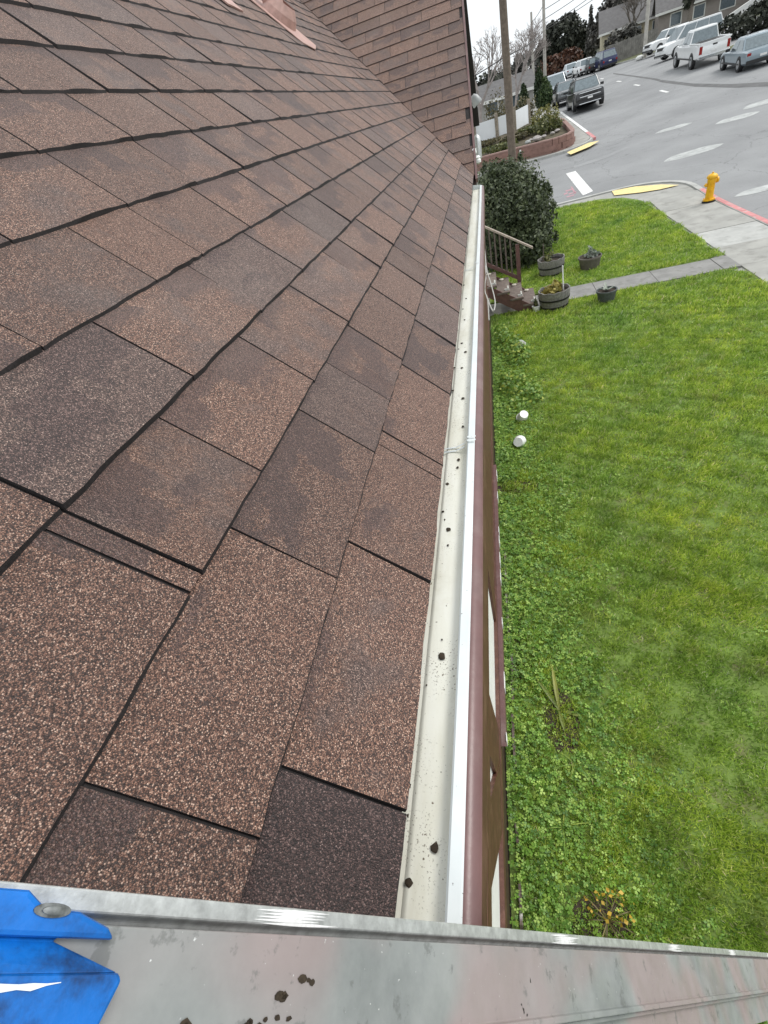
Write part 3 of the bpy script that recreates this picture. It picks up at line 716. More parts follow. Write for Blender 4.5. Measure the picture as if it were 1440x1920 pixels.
# ------------------------------------------------------------------ ladder leaning outside the gutter
RV = Vector((.4179, .1432, -.8972)); BV = Vector((-.0605, .9897, .1298)); MV = Vector((.9065, 0, .4222))
LO = Vector((-.0982, .0333, CZ - .3633)); TEND = (LO.z - .02) / .8972
lad = tag(empty('ladder', LO + RV * TEND), 'grey aluminium extension ladder with blue end cap across the bottom of the picture', 'ladder')
LM = Matrix(((RV.x, BV.x, MV.x, LO.x), (RV.y, BV.y, MV.y, LO.y), (RV.z, BV.z, MV.z, LO.z), (0, 0, 0, 1)))
LI = Matrix.Translation(-(LO + RV * TEND)) @ LM
T0 = -.235
def lbox(name, t0, t1, b0, b1, m0, m1, mt, parent=lad, bev=.0012, M=LI):
    return MB().box((t0, b0, m0), (t1, b1, m1)).build(name, mt, parent, bevel=bev, matrix=M)
def lprof(name, prof, t0, t1, mt, seg=40, parent=lad):
    b_ = MB(); n = len(prof)
    for t in lin(t0, t1, (t1 - t0) / seg):
        b_.v += [(t, b, m) for b, m in prof]
    for j in range(seg):
        for i in range(n):
            k2 = (i + 1) % n; b_.f.append((j * n + i, (j + 1) * n + i, (j + 1) * n + k2, j * n + k2))
    b_.f.append(tuple(range(n))); b_.f.append(tuple(seg * n + i for i in reversed(range(n))))
    return b_.build(name, mt, parent, bevel=.0008, matrix=LI)
for k2, off in enumerate((0, -.43)):
    sg = 1
    rl = lprof('rail', [(off + .0, 0), (off + .0, -.003), (off - .036, -.004), (off - .036, -.075), (off + .004, -.078), (off + .004, -.082), (off - .0435, -.082), (off - .0435, .003), (off - .0395, .003), (off - .039, 0)], T0 + .03, TEND, M_ALU)
    lprof('flange', [(off + .0105, -.011), (off + .0105, -.018), (off - .001, -.018), (off - .001, -.016), (off + .0015, -.015), (off + .003, -.011)], T0 + .012, TEND, M_ALU3)
    lprof('inner_rail', [(off - .0445, -.004), (off - .0445, -.016), (off - .080, -.016), (off - .080, -.012), (off - .048, -.012), (off - .048, -.004)], T0 + .03, TEND, M_ALU)
for i in range(13):
    t = -.062 + .345 * i
    if t < TEND - .1: MB().tube([(t, -.04, -.04), (t, -.43, -.04)], .016, 12).build('rung', M_ALU3, lad, smooth='auto', matrix=LI)
    for w_ in ((0, .0),):
        b_ = MB(); r2 = random.Random(i)
        for q in range(5):
            b0 = .0035 + q * .0013; tt = t - .028 + r2.uniform(-.006, .006); tl = r2.uniform(.04, .062); kk = [i2 / 8 for i2 in range(9)]
            b_.quad(*([(tt + tl * u, b0 - .0006 * math.sin(math.pi * u) + .0004 * u, -.0107) for u in kk] + [(tt + tl * u, b0 + .0007 * math.sin(math.pi * u) + .0004 * u + .0001, -.0107) for u in reversed(kk)]))
        b_.build('scraped_mark', M_ALU2, lad, matrix=LI)
for t, b0, ln in ((-.10, -.030, .012), (-.088, -.0285, .02), (-.10, -.0315, .02), (-.118, -.031, .012), (-.078, -.022, .008), (-.063, -.0165, .008), (-.125, -.0295, .006)):
    r2 = random.Random(int(t * 1e4)); b_ = MB(); n = 8
    for q in range(3):
        c = (t + r2.uniform(0, ln), b0 + r2.uniform(-.001, .001)); r_ = r2.uniform(.0012, .0026)
        b_.quad(*[(c[0] + r_ * 1.2 * math.cos(a) * r2.uniform(.6, 1.2), c[1] + r_ * .7 * math.sin(a) * r2.uniform(.6, 1.2), .0003) for a in [2 * math.pi * i / n for i in range(n)]])
    b_.build('tar_smear', M_RUST, lad, matrix=LI)
cap = MB().prism([(-.33, .0075), (-.206, .0085), (-.198, .004), (-.185, .0035), (-.172, -.0005), (-.168, -.004), (-.33, -.004)], -.013, .005, lambda u, v_, d: (u, v_, d)).build('end_cap', M_BLUE, lad, bevel=.0025, matrix=LI)
b_ = MB(); P_ = [(-.33, -.0035, .001), (-.188, -.0035, .001), (-.190, -.005, .002), (-.166, -.0125, .010), (-.33, -.0135, .010)]
n = len(P_); b_.v = P_ + [(a_, c_, -.03) for a_, c_, d_ in P_]; b_.f = [tuple(range(n))[::-1]] + [(i, (i + 1) % n, n + (i + 1) % n, n + i) for i in range(n)]
b_.build('cap_shoulder', M_BLUE, cap, bevel=.001)
MB().prism([(-.33, -.0132), (-.1655, -.0125), (-.1635, -.0145), (-.174, -.05), (-.33, -.05)], -.04, .011, lambda u, v_, d: (u, v_, d)).build('cap_block', M_BLUE, cap, bevel=.003)
b_ = MB(); r2 = random.Random(2); tt = [-.33 + .0045 * i for i in range(33)]
b_.quad(*([(t, -.0146 + r2.uniform(-.0004, .0004), .0113) for t in tt] + [(t, -.0164 + .0009 * math.sin(t * 160) + r2.uniform(-.0007, .0007), .0113) for t in reversed(tt)]))
b_.build('scuffed_edge', M_BLUEW, cap)
MB().box((-.33, -.0128, -.03), (-.213, -.0060, .0095)).build('cap_rib', M_BLUE, cap, bevel=.0012)
MB().box((-.225, -.022, .0105), (-.219, -.0125, .0135)).build('cap_rib', M_BLUE, cap, bevel=.001)
for tx, m_, r_ in ((-.196, M_ALU3, .0044),):
    MB().lathe([(r_, 0), (r_, .0008), (r_ * .62, .001), (r_ * .6, .0022), (r_ * .3, .0026)], 18, Matrix.Translation((tx, .0035, .0049)) @ Matrix.Diagonal((1.5, .48, 1, 1))).build('rivet', mat('grimy_steel', (.22, .23, .23), .4, .7, var=.5, scale=260), cap, smooth='auto')

# ================================================================== YARD
def foliage(name, blobs, n, size, m, parent=None, shell=.55, aspect=1.6, up=.0, seed=1, zmin=None, tri=False, clump=0, curl=.25):
    """leaf-sized faces through a set of ellipsoids: blobs = [(cx,cy,cz,rx,ry,rz)]"""
    r = np.random.default_rng(seed); bl = np.array(blobs, float); wts = bl[:, 3] * bl[:, 4] * bl[:, 5]; wts = wts ** .7; wts /= wts.sum()
    idx = r.choice(len(bl), n, p=wts); d = r.normal(size=(n, 3)); d /= np.linalg.norm(d, axis=1)[:, None]
    rr = shell + (1 - shell) * r.random(n) ** .6
    if clump:
        cd = r.normal(size=(clump, 3)); cd /= np.linalg.norm(cd, axis=1)[:, None]; ci = r.integers(0, clump, n)
        d = cd[ci] + r.normal(size=(n, 3)) * .22; d /= np.linalg.norm(d, axis=1)[:, None]; rr *= (.8 + .35 * r.random(clump))[ci]
    P = bl[idx, :3] + d * rr[:, None] * bl[idx, 3:]
    if zmin is not None: P[:, 2] = np.maximum(P[:, 2], zmin + r.random(n) * .1)
    nrm = d * .7 + r.normal(size=(n, 3)) * .6 + np.array([0, 0, up + .25]); nrm /= np.linalg.norm(nrm, axis=1)[:, None]
    a = np.cross(nrm, r.normal(size=(n, 3))); a /= np.linalg.norm(a, axis=1)[:, None]; b = np.cross(nrm, a)
    sz = size * (.6 + .8 * r.random(n))[:, None]; L = a * sz * aspect / 2; W = b * sz / 2
    V = np.stack([P - L, P - W * .9 + nrm * sz * curl * .3, P + L - nrm * sz * curl, P + W * .9 + nrm * sz * curl * .3], 1).reshape(-1, 3)
    Fq = np.arange(4 * n).reshape(n, 4)
    return np_mesh(name, V, Fq, m, parent, r.random(n))

def in_lawn(x, y):
    a = (y < 11.6) & (x < 4.8 + .05 * np.sin(y * 3.1)); 
    edge = np.where(y < 18.2, 4.82, np.where(y < 20.86, 4.82 - 1.95 * np.clip((y - 18.2) / 2.66, 0, 1) ** 2.6, -9))
    b = (y > 12.54) & (x < edge + .05 * np.sin(y * 4.1))
    return (a | b) & (x > -.22)
def grass(x0, x1, y0, y1, dens, ln, wd, seed):
    r = np.random.default_rng(seed); n = int((x1 - x0) * (y1 - y0) * dens)
    x = r.uniform(x0, x1, n); y = r.uniform(y0, y1, n)
    # uneven tufts
    k = np.sin(x * 5.3 + 2 * np.sin(y * 3.7)) * np.sin(y * 6.1 + 1.7 * np.sin(x * 4.3)) * .5 + np.sin(x * 17 + y * 3) * np.sin(y * 19 - x * 5) * .5
    k = k + .35 * np.sin(x * 41 + 3 * np.sin(y * 23)) * np.sin(y * 37 + 2 * np.sin(x * 29))
    ok = in_lawn(x, y) & (r.random(n) < .72 + .5 * k); x = x[ok]; y = y[ok]; k = k[ok]; n = len(x)
    z = np.maximum(0, y - 17.5) * .047 + .010
    az = r.uniform(0, 2 * np.pi, n); lean = r.uniform(.25, 1.25, n); l = ln * (.5 + .9 * r.random(n)) * (1 + .5 * k)
    dx, dy = np.cos(az), np.sin(az); h = l * np.cos(lean); o = l * np.sin(lean); w_ = wd * (.6 + .8 * r.random(n))
    px, py = -dy * w_ / 2, dx * w_ / 2
    V = np.empty((n, 4, 3)); V[:, 0] = np.stack([x - px, y - py, z], 1); V[:, 1] = np.stack([x + px, y + py, z], 1)
    V[:, 2] = np.stack([x + dx * o * .55 + px * .8, y + dy * o * .55 + py * .8, z + h * .72], 1)
    V[:, 3] = np.stack([x + dx * o, y + dy * o, z + h], 1)
    base = (np.arange(n) * 4)[:, None]
    Fq = np.concatenate([base + np.array([[0, 1, 2]]), base + np.array([[0, 2, 3]])], 1).reshape(-1, 3)
    rn = np.clip(r.random(n) * .75 + .18 * (k * .5 + .5), 0, 1); rn[r.random(n) < .03] = 1.0
    return V.reshape(-1, 3), Fq, np.repeat(rn, 2)
parts = [grass(-.2, 3.2, -.6, 4.5, 14000, .042, .0055, 1), grass(-.2, 4.9, 4.5, 9.5, 7500, .052, .0075, 2), grass(-.2, 4.9, 9.5, 21, 3600, .07, .012, 3), grass(3.2, 4.9, -.6, 4.5, 1500, .055, .008, 4)]
VV = []; FF = []; RR = []; o_ = 0
for V_, F_, r_ in parts: VV.append(V_); FF.append(F_ + o_); RR.append(r_); o_ += len(V_)
go = kind(np_mesh('grass', np.concatenate(VV), np.concatenate(FF), M_GRASS, None, np.concatenate(RR)), 'stuff')
go['label'] = 'short bright green lawn grass beside the house'; go['category'] = 'grass'
# clover and weeds in the damp strip along the wall
def clover(n, seed, f):
    r = np.random.default_rng(seed); x, y, z, sz = f(r, n); n = len(x)
    P = np.stack([x, y, z], 1); az = r.uniform(0, 6.28, n); Vs = []
    tl = np.stack([np.cos(az), np.sin(az)], 1); tilt = r.normal(size=(n, 2)) * .3
    for k in range(3):
        a = az + k * 2.094; d = np.stack([np.cos(a), np.sin(a)], 1); e = np.stack([-np.sin(a), np.cos(a)], 1)
        def pt(u, v_):
            q = d * (u * sz)[:, None] + e * (v_ * sz)[:, None]
            return np.concatenate([P[:, :2] + q, (P[:, 2] + (q * tilt).sum(1))[:, None]], 1)
        Vs.append(np.stack([pt(0.02, 0), pt(.55, -.42), pt(.95, -.2), pt(.85, 0), pt(.95, .2), pt(.55, .42)], 1))
    V = np.stack(Vs, 1).reshape(-1, 3); Fq = np.arange(len(V)).reshape(-1, 6); return V, Fq, np.repeat(np.clip(r.random(n) * .9 + .1 * r.random(n), 0, 1), 3)
def strip_w(y): return .62 + .12 * np.sin(y * 1.7) + .08 * np.sin(y * 4.1) - .035 * np.clip(y, 0, 9)
def f1(r, n):
    y = r.uniform(-.4, 10.8, n) ** 1.0; x = -.255 + (strip_w(y) + .25) * (r.random(n) ** 1.7 * 1.15 + .22 * np.abs(r.normal(size=n)) * r.random(n)); 
    hole = (np.hypot((x - .2) / .14, (y - 1.9) / .3) < 1) | (np.hypot((x - .3) / .2, (y - .62) / .16) < 1) | (np.hypot((x + .0) / .28, (y - 5.0) / .16) < 1)
    ok = ~hole | (r.random(n) < .12); x = x[ok]; y = y[ok]
    return x, y, .02 + .055 * r.random(len(x)) * (1.1 - (x + .2)), .009 + .017 * r.random(len(x)) ** 1.4
def f2(r, n):
    x = r.uniform(-.1, 4.7, n); y = r.uniform(-.4, 11.4, n)
    k = np.sin(x * 2.3 + 1.3 * np.sin(y * 1.7)) * np.sin(y * 2.1 + 1.1 * np.sin(x * 3.1)) + .5 * np.sin(x * 7 + y * 5)
    ok = (k > .35) & (r.random(n) < .9); x = x[ok]; y = y[ok]; return x, y, .02 + .025 * r.random(len(x)), .009 + .008 * r.random(len(x))
V_, F_, r_ = clover(21000, 5, f1); V2, F2, r2_ = clover(24000, 6, f2)
F_ = np.concatenate([F_, F2 + len(V_)]); V_ = np.concatenate([V_, V2]); r_ = np.concatenate([r_, .35 + .65 * r2_])
co_ = kind(np_mesh('clover', V_, F_, M_CLOVER, None, r_), 'stuff'); co_['label'] = 'dark clover and weeds along the foot of the wall'; co_['category'] = 'clover'
# scattered bare soil in the weed strip
for i, (x, y, rx, ry) in enumerate(((.2, 1.9, .13, .28), (.3, .62, .2, .16), (.0, 5.0, .27, .15), (-.12, 2.6, .08, .5))):
    b_ = MB(); r2 = random.Random(i); n = 16
    b_.quad(*[(x + rx * r2.uniform(.75, 1.2) * math.cos(t), y + ry * r2.uniform(.75, 1.2) * math.sin(t), .0165) for t in [2 * math.pi * k / n for k in range(n)]])
    kind(b_.build('bare_soil', M_SOIL), 'structure')
def plant(name, label, cat, loc, blobs, n, size, m, seed, stem=None, stem_r=.006, group=None, **kw):
    e = tag(empty(name, loc), label, cat, group); bl = [(b[0], b[1], b[2], b[3], b[4], b[5]) for b in blobs]
    foliage('foliage', bl, n, size, m, e, seed=seed, **kw)
    b_ = MB(); r2 = random.Random(seed)
    for k in range(stem or 3):
        c = r2.choice(bl); b_.tube([(r2.uniform(-.02, .02), r2.uniform(-.02, .02), 0), (c[0] * .5, c[1] * .5, c[2] * .6), (c[0], c[1], c[2])], [stem_r, stem_r * .8, stem_r * .4], 5)
    kind(b_.build('stem', M_BARK if stem_r > .01 else M_STRAP, e), 'stuff')
    return e
# leafy nasturtium-like clumps against the wall
plant('leafy_plant', 'sprawling bright green round-leaved plant by the wall, the farther clump', 'plant', (.05, 9.2, 0),
      [(.05, .3, .12, .28, .6, .14), (.2, -.3, .1, .25, .45, .12), (-.1, .9, .16, .14, .4, .18), (.3, -.1, .1, .15, .3, .1)], 650, .055, M_NAST, 21, 8, aspect=1.05, up=1.2, shell=.3)
plant('leafy_plant', 'sprawling bright green round-leaved plant by the wall, nearer the white cups', 'plant', (.1, 7.5, 0),
      [(.05, .25, .1, .3, .45, .13), (.28, -.1, .08, .2, .35, .1), (-.1, .5, .12, .15, .4, .14), (.0, -.3, .08, .2, .2, .09)], 520, .055, M_NAST, 22, 8, aspect=1.05, up=1.2, shell=.3)
def leaves(name, label, cat, loc, n, ln, wd, m, seed, rise=.6, droop=.5, parent_cat=None, fl=None, spread=6.28, az0=0):
    e = tag(empty(name, loc), label, cat); r2 = random.Random(seed)
    for k in range(n):
        a = az0 + spread * k / n + r2.uniform(-.5, .5); l = ln * r2.uniform(.4, 1.15); b_ = MB(); q = []
        for i in range(7):
            t = i / 6; o = l * t; z = l * rise * t - droop * l * t * t + .004; w_ = wd * math.sin(math.pi * min(1, .12 + t * .88)) * .5 + .0008
            q.append(((o * math.cos(a) - w_ * math.sin(a), o * math.sin(a) + w_ * math.cos(a), z + .2 * w_), (o * math.cos(a), o * math.sin(a), z), (o * math.cos(a) + w_ * math.sin(a), o * math.sin(a) - w_ * math.cos(a), z + .2 * w_)))
        for A, B in zip(q, q[1:]): b_.quad(A[0], A[1], B[1], B[0]); b_.quad(A[1], A[2], B[2], B[1])
        me = b_.mesh('leaf'); at_ = me.attributes.new('rnd', 'FLOAT', 'FACE'); at_.data.foreach_set('value', [r2.random()] * len(me.polygons))
        link('leaf', me, m, e)
    return e
leaves('strap_leaf_plant', 'small plant with three long yellow-edged strap leaves in the weeds', 'plant', (.19, 1.98, .015), 4, .40, .032, M_STRAP, 4, .35, .25, spread=4.8, az0=-1.2)
leaves('grass_tuft', 'tuft of long thin grass blades near the strap-leaved plant', 'plant', (.26, 1.55, .015), 11, .24, .0045, M_NAST, 9, .8, .9)
leaves('grass_tuft', 'tuft of long thin grass blades nearest the ladder', 'plant', (.12, 1.12, .015), 12, .2, .004, M_NAST, 10, .9, .9)
yf = leaves('flowering_weed', 'straggly weed with small yellow flowers just beyond the ladder', 'plant', (.32, .64, .015), 20, .2, .0045, M_DRYST, 12, 1.1, 1.3)
foliage('flower', [(.02, .05, .14, .16, .1, .05)], 40, .022, M_YLEAF, yf, seed=3, aspect=1.1, up=1)
[kind(q, 'stuff') for q in yf.children if q.name.startswith('flower')]
# long pale stray blades in the lawn
for i, (x, y) in enumerate(((1.35, 5.2), (1.1, 3.6), (.75, 2.9), (1.9, 6.4))):
    leaves('weed_rosette', ['pale weed rosette in mid lawn level with the white cups', 'pale weed rosette in the lawn right of the bare patch', 'small pale weed in the lawn near the clover', 'pale weed rosette farthest out on the near lawn'][i], 'weed', (x, y, .012), 9, .08, .010, M_NAST, 30 + i, .5, .5)
# rotting edging boards along the wall foot
M_ROT = mat('rotten_peeling_board', (.16, .12, .10), .85, var=.4, scale=30, bump=.003, bscale=90, dirt=(.66, .64, .60), dscale=16)
edg = tag(empty('edging_board', (-.17, 2.0, 0)), 'rotten peeling timber edging on the ground along the wall', 'edging')
re = random.Random(31)
for i, (y0, y1) in enumerate(((.52, .78), (.98, 1.12), (1.5, 1.93), (2.0, 2.55), (2.62, 3.25), (3.4, 3.9))):
    b_ = MB(); n = 10; jag = [re.uniform(-.008, .008) for _ in range(n + 1)]; xo = -.035 + re.uniform(-.006, .012); tl = re.uniform(-.012, .012)
    for q in range(n + 1):
        y = y0 - 2 + (y1 - y0) * q / n; x = xo + tl * q / n; h_ = .05 + jag[q] - (.02 if q in (0, n) else 0)
        b_.v += [(x, y, -.01), (x + .02 + jag[-q - 1] * .4, y, -.01), (x + .02 + jag[-q - 1] * .4, y, h_), (x, y, h_ - .004)]
    for q in range(n):
        for k in range(4): b_.f.append((4 * q + k, 4 * q + (k + 1) % 4, 4 * q + 4 + (k + 1) % 4, 4 * q + 4 + k))
    b_.f += [(3, 2, 1, 0), (4 * n, 4 * n + 1, 4 * n + 2, 4 * n + 3)]
    b_.build('board', M_ROT, edg)

# ---- planters
def half_barrel(label, loc, r=.33, h=.40):
    e = tag(empty('barrel_planter', loc, random.uniform(0, 1)), label, 'planter', 'half barrel planters by the steps'); n = 24
    b_ = MB(); prof = [(r * .82, 0), (r * .93, h * .4), (r, h * .8), (r * 1.01, h), (r * .93, h), (r * .92, h * .85)]
    for i, (rr, z) in enumerate(prof):
        for k in range(n * 2):
            t = math.pi * k / n; q = rr * (1 if k % 2 else .985) if i < 4 else rr; b_.v.append((q * math.cos(t), q * math.sin(t), z + (.008 * math.sin(k * 1.3) if i in (3, 4) else 0)))
    m2 = n * 2
    for i in range(len(prof) - 1):
        for k in range(m2): b_.f.append((i * m2 + k, i * m2 + (k + 1) % m2, (i + 1) * m2 + (k + 1) % m2, (i + 1) * m2 + k))
    b_.build('staves', M_BARREL, e)
    for z, rr in ((h * .12, r * .87), (h * .52, r * .965)):
        MB().lathe([(rr, z), (rr + .006, z), (rr + .010, z + .035), (rr + .003, z + .035)], 32, cap=False).build('hoop', M_HOOP, e, smooth='auto')
    MB().lathe([(0.001, h * .80), (r * .95, h * .78)], 24, cap=False).build('soil', M_SOIL, e)
    return e
B1 = G(1042, 584); B2 = G(1036, 522)
B1 = Vector((B1.x, B1.y + .28, 0)); B2 = Vector((B2.x, B2.y + .28, 0))
half_barrel('weathered half barrel with yellowing plants at the foot of the steps', B1, .335, .40)
half_barrel('weathered half barrel with dark soil beside the big bush', B2, .33, .42)
plant('potted_plant', 'yellowing leafy plant growing in the nearer half barrel', 'plant', (B1.x, B1.y, .30), [(-.05, 0, .08, .22, .2, .1), (.05, .05, .12, .1, .1, .16)], 260, .06, M_DRYP, 41, 5, shell=.2)
plant('potted_plant', 'sparse green plant growing in the farther half barrel', 'plant', (B2.x - .05, B2.y, .32), [(-.05, 0, .1, .13, .12, .14), (.06, .1, .16, .08, .08, .1)], 110, .05, M_SHRUB, 42, 4, shell=.2)
tag(MB().tube([(B1.x + .2, B1.y + .05, .30), (B1.x + .19, B1.y + .08, .82)], .014, 8).build('plant_stake', M_WPOT), 'white stake standing in the nearer half barrel', 'stake')
tag(MB().tube([(B2.x - .2, B2.y - .08, .32), (B2.x - .18, B2.y - .02, .80)], .009, 8).build('plant_stake', M_BAL), 'thin brown stake standing in the farther half barrel', 'stake')
def pot(label, loc, r, h, m, soil=True, lip=.01, name='plant_pot', group=None):
    e = tag(empty(name, loc), label, 'pot', group)
    MB().lathe([(r * .78, 0), (r * .97, h * .86), (r + lip, h * .87), (r + lip, h), (r - .012, h), (r - .02, h * .84)], 24).build('body', m, e, smooth='auto')
    if soil: MB().lathe([(.001, h * .88), (r * .93, h * .87)], 20, cap=False).build('soil', M_SOIL, e)
    return e
P1 = G(1108, 508); P2 = G(1139, 571); P3 = G(1006, 586)
P1 = Vector((P1.x, P1.y + .2, 0)); P2 = Vector((P2.x, P2.y + .15, 0)); P3 = Vector((P3.x, P3.y + .07, 0))
pot('wide brown-grey pot with white flowers standing on the far lawn', P1, .27, .30, mat('brown_grey_pot', (.12, .105, .09), .7, var=.3, scale=12))
pot('dark grey ribbed pot with silvery leaves beside the path', P2, .20, .26, M_POT)
pot('small white pot at the foot of the steps', P3, .085, .13, M_WPOT, lip=.006)
plant('potted_plant', 'white flowering plant in the wide pot on the far lawn', 'plant', (P1.x, P1.y, .25), [(.05, .05, .07, .18, .16, .09), (.0, 0, .2, .05, .05, .1)], 160, .05, M_SUCC, 43, 4, shell=.2)
leaves('potted_plant', 'silvery rosette plant in the dark grey ribbed pot', 'plant', (P2.x, P2.y, .225), 12, .2, .05, M_SUCC, 44, .75, .2)
plant('potted_plant', 'little green plant in the small white pot', 'plant', (P3.x, P3.y, .11), [(0, 0, .08, .05, .05, .1)], 60, .035, M_SHRUB, 45, 3, shell=.2)
# discarded white cups
def cup(label, px, r, h, rot, seed):
    P = G(*px); e = tag(empty('plastic_cup', P + Vector((0, 0, r * .9 + .012))), label, 'cup', 'white cups lying in the weeds'); e.rotation_euler = rot
    MB().lathe([(r * .78, -h / 2), (r, h / 2), (r * 1.06, h / 2), (r * 1.06, h / 2 - .008), (r * .97, h / 2 - .01), (r * .74, -h / 2 + .006)], 20, cap=False).build('wall', M_WPOT, e, smooth='auto')
    MB().lathe([(.001, -h / 2), (r * .78, -h / 2)], 20, cap=False).build('base', M_WPOT, e)
cup('white plastic cup tipped over in the weeds, upper of the close pair', (981, 790), .085, .13, (rad(215), 0, rad(30)), 1)
cup('white plastic cup lying on its side, nearest the camera', (974, 838), .085, .15, (rad(240), rad(10), rad(-20)), 2)
cup('white plastic cup half hidden by the farther round-leaved plant', (978, 653), .07, .11, (rad(35), 0, rad(80)), 3)
# ---- big dark bush
bush = tag(empty('bush', (.55, 16.6, 0)), 'large dense dark green bush beside the steps', 'bush')
bb = [(.0, -.1, 1.2, 1.0, 1.9, 1.25), (-.4, .2, 1.5, .85, 1.8, 1.0), (.45, -.7, .9, .72, 1.2, 1.0), (.45, 1.2, .8, .65, 1.1, .8), (-.5, -1.0, 1.1, .8, 1.1, 1.2), (.25, -1.5, .6, .75, .75, .65), (-.2, .8, 1.55, .6, .9, .75)]
foliage('foliage', bb, 26000, .055, M_BUSH, bush, shell=.72, aspect=1.7, seed=8, zmin=.02, clump=380)
rb = random.Random(77); sp = []
for k in range(70):
    q = rb.choice(bb); a_ = rb.uniform(0, 6.28); e_ = rb.uniform(-.2, 1.4); d_ = Vector((math.cos(a_) * math.cos(e_), math.sin(a_) * math.cos(e_), math.sin(e_)))
    sp.append((q[0] + d_.x * q[3] * 1.05, q[1] + d_.y * q[4] * 1.05, max(.1, q[2] + d_.z * q[5] * 1.05), rb.uniform(.05, .14), rb.uniform(.05, .14), rb.uniform(.08, .2)))
foliage('sprigs', sp, 3600, .055, M_BUSH, bush, shell=.1, aspect=1.8, seed=18, zmin=.02)
foliage('inner_leaves', [(b[0], b[1], b[2], b[3] * .8, b[4] * .8, b[5] * .8) for b in bb], 5000, .12, M_BUSH, bush, shell=.3, seed=9, zmin=.02)
b_ = MB(); r2 = random.Random(4)
for k in range(9):
    q = bb[k % len(bb)]; b_.tube([(r2.uniform(-.15, .15), r2.uniform(-.3, .3), 0), (q[0] * .4, q[1] * .4, q[2] * .5), (q[0], q[1], q[2])], [.04, .028, .012], 6)
kind(b_.build('branch', M_BARK, bush), 'stuff')

# ---- entrance steps and railing
st = tag(empty('entrance_steps', (.35, 11.95, 0)), 'brown wooden front steps with weathered railing', 'steps'); SI = Matrix.Translation((-.35, -11.95, 0))
for i in range(5):
    z = .18 * (i + 1); x1 = .79 - .28 * i
    MB().box((x1 - .30, 11.42, z - .045), (x1, 12.52, z)).build('tread', M_STEP, st, bevel=.006, matrix=SI)
    MB().box((x1 - .275, 11.46, z - .18), (x1 - .255, 12.48, z - .046)).build('riser', M_RAILB, st, matrix=SI)
for y in (11.44, 12.46):
    b_ = MB(); pl = [(.72, 0), (.72, .12), (-.45, .87), (-.45, .62), (.45, 0)]
    b_.prism(pl, y, y + .04, lambda u, v_, d: (u, d, v_)); b_.build('stringer', M_RAILB, st, matrix=SI)
MB().box((-1.4, 11.3, .86), (-.32, 12.6, .9)).build('landing', M_STEP, st, matrix=SI)
yR = 12.62
rl = MB().box((.44, yR, .0), (.53, yR + .09, 1.17)).build('post', M_RAILB, st, bevel=.004, matrix=SI)
def beam(name, a, b, w_, h_, m):
    a = Vector(a); b = Vector(b); d = b - a; b_ = MB(); q = []
    for p in (a, b):
        q += [p + Vector((0, y, z)) for y, z in ((-w_ / 2, 0), (w_ / 2, 0), (w_ / 2, h_), (-w_ / 2, h_))]
    b_.v = [tuple(p) for p in q]; b_.f = [(0, 1, 2, 3), (7, 6, 5, 4), (0, 4, 5, 1), (1, 5, 6, 2), (2, 6, 7, 3), (3, 7, 4, 0)]
    return b_.build(name, m, st, bevel=.003, matrix=SI)
rs_ = (1.72 - 1.03) / 1.07
beam('handrail', (.83, yR + .045, 1.00), (-.32, yR + .045, 1.74), .10, .045, M_RAILP)
beam('bottom_rail', (.44, yR + .045, .40), (-.32, yR + .045, .89), .06, .09, M_RAILB)
for i in range(6):
    x = .33 - .115 * i; z0 = .49 + (.44 - x) * .645; z1 = 1.0 + (.83 - x) * .643
    MB().box((x - .018, yR + .027, z0 - .03), (x + .018, yR + .063, z1 + .005)).build('baluster', M_BAL, st, matrix=SI)
M_JAR = mat('clear_glass_light', (.62, .62, .58), .15, var=.2, scale=60, spec=.8); M_PUCK = mat('cream_step_stone', (.55, .50, .42), .6, var=.2, scale=30)
nth = ('lowest', 'second', 'third', 'fourth')
for i in range(4):
    z = .18 * (i + 1); x1 = .79 - .28 * i
    e = tag(empty('step_light', (x1 - .07, 11.55, z)), f'small glass step light at the near end of the {nth[i]} tread', 'light', 'lights on the front steps')
    MB().box((-.05, -.045, 0), (.05, .045, .012)).build('base', M_ALU3, e, bevel=.003); MB().box((.012, -.04, .0121), (.045, .16, .05)).build('lens', M_JAR, e, bevel=.008)
    MB().box((-.055, -.04, .0121), (.0119, -.012, .04)).build('side_lens', M_JAR, e, bevel=.006)
    e = tag(empty('step_stone', (x1 - .17, 12.36, z)), f'small pale stone at the far end of the {nth[i]} tread', 'stone', 'stones on the front steps')
    b_ = MB().lathe([(.045, 0), (.055, .015), (.045, .032), (.02, .04)], 12, Matrix.Diagonal((1.1, 1, 1, 1))); b_.build('stone_body', M_PUCK, e, smooth=True)

# ---- service cables and fittings at the gable end
def cable(name, label, pts, r, m, cat='cable', n=6):
    P = [Vector(p) for p in pts]; q = []
    for i in range(len(P) - 1):
        p0 = P[max(i - 1, 0)]; p1 = P[i]; p2 = P[i + 1]; p3 = P[min(i + 2, len(P) - 1)]
        for k in range(6):
            t = k / 6; q.append(.5 * ((2 * p1) + (-p0 + p2) * t + (2 * p0 - 5 * p1 + 4 * p2 - p3) * t * t + (-p0 + 3 * p1 - 3 * p2 + p3) * t ** 3))
    q.append(P[-1]); o = MB().tube(q, r, n).build(name, m, smooth='auto'); return tag(o, label, cat)
cable('wall_cable', 'pale looped cable hanging from the wall by the steps', [(XW + .02, 11.0, 2.6), at_x(906, 440, -.2), at_x(912, 500, -.16), at_x(920, 530, -.10), at_x(928, 562, -.06), at_x(926, 582, -.06), at_x(920, 575, -.1), at_x(912, 555, -.14)], .006, M_CABLE)
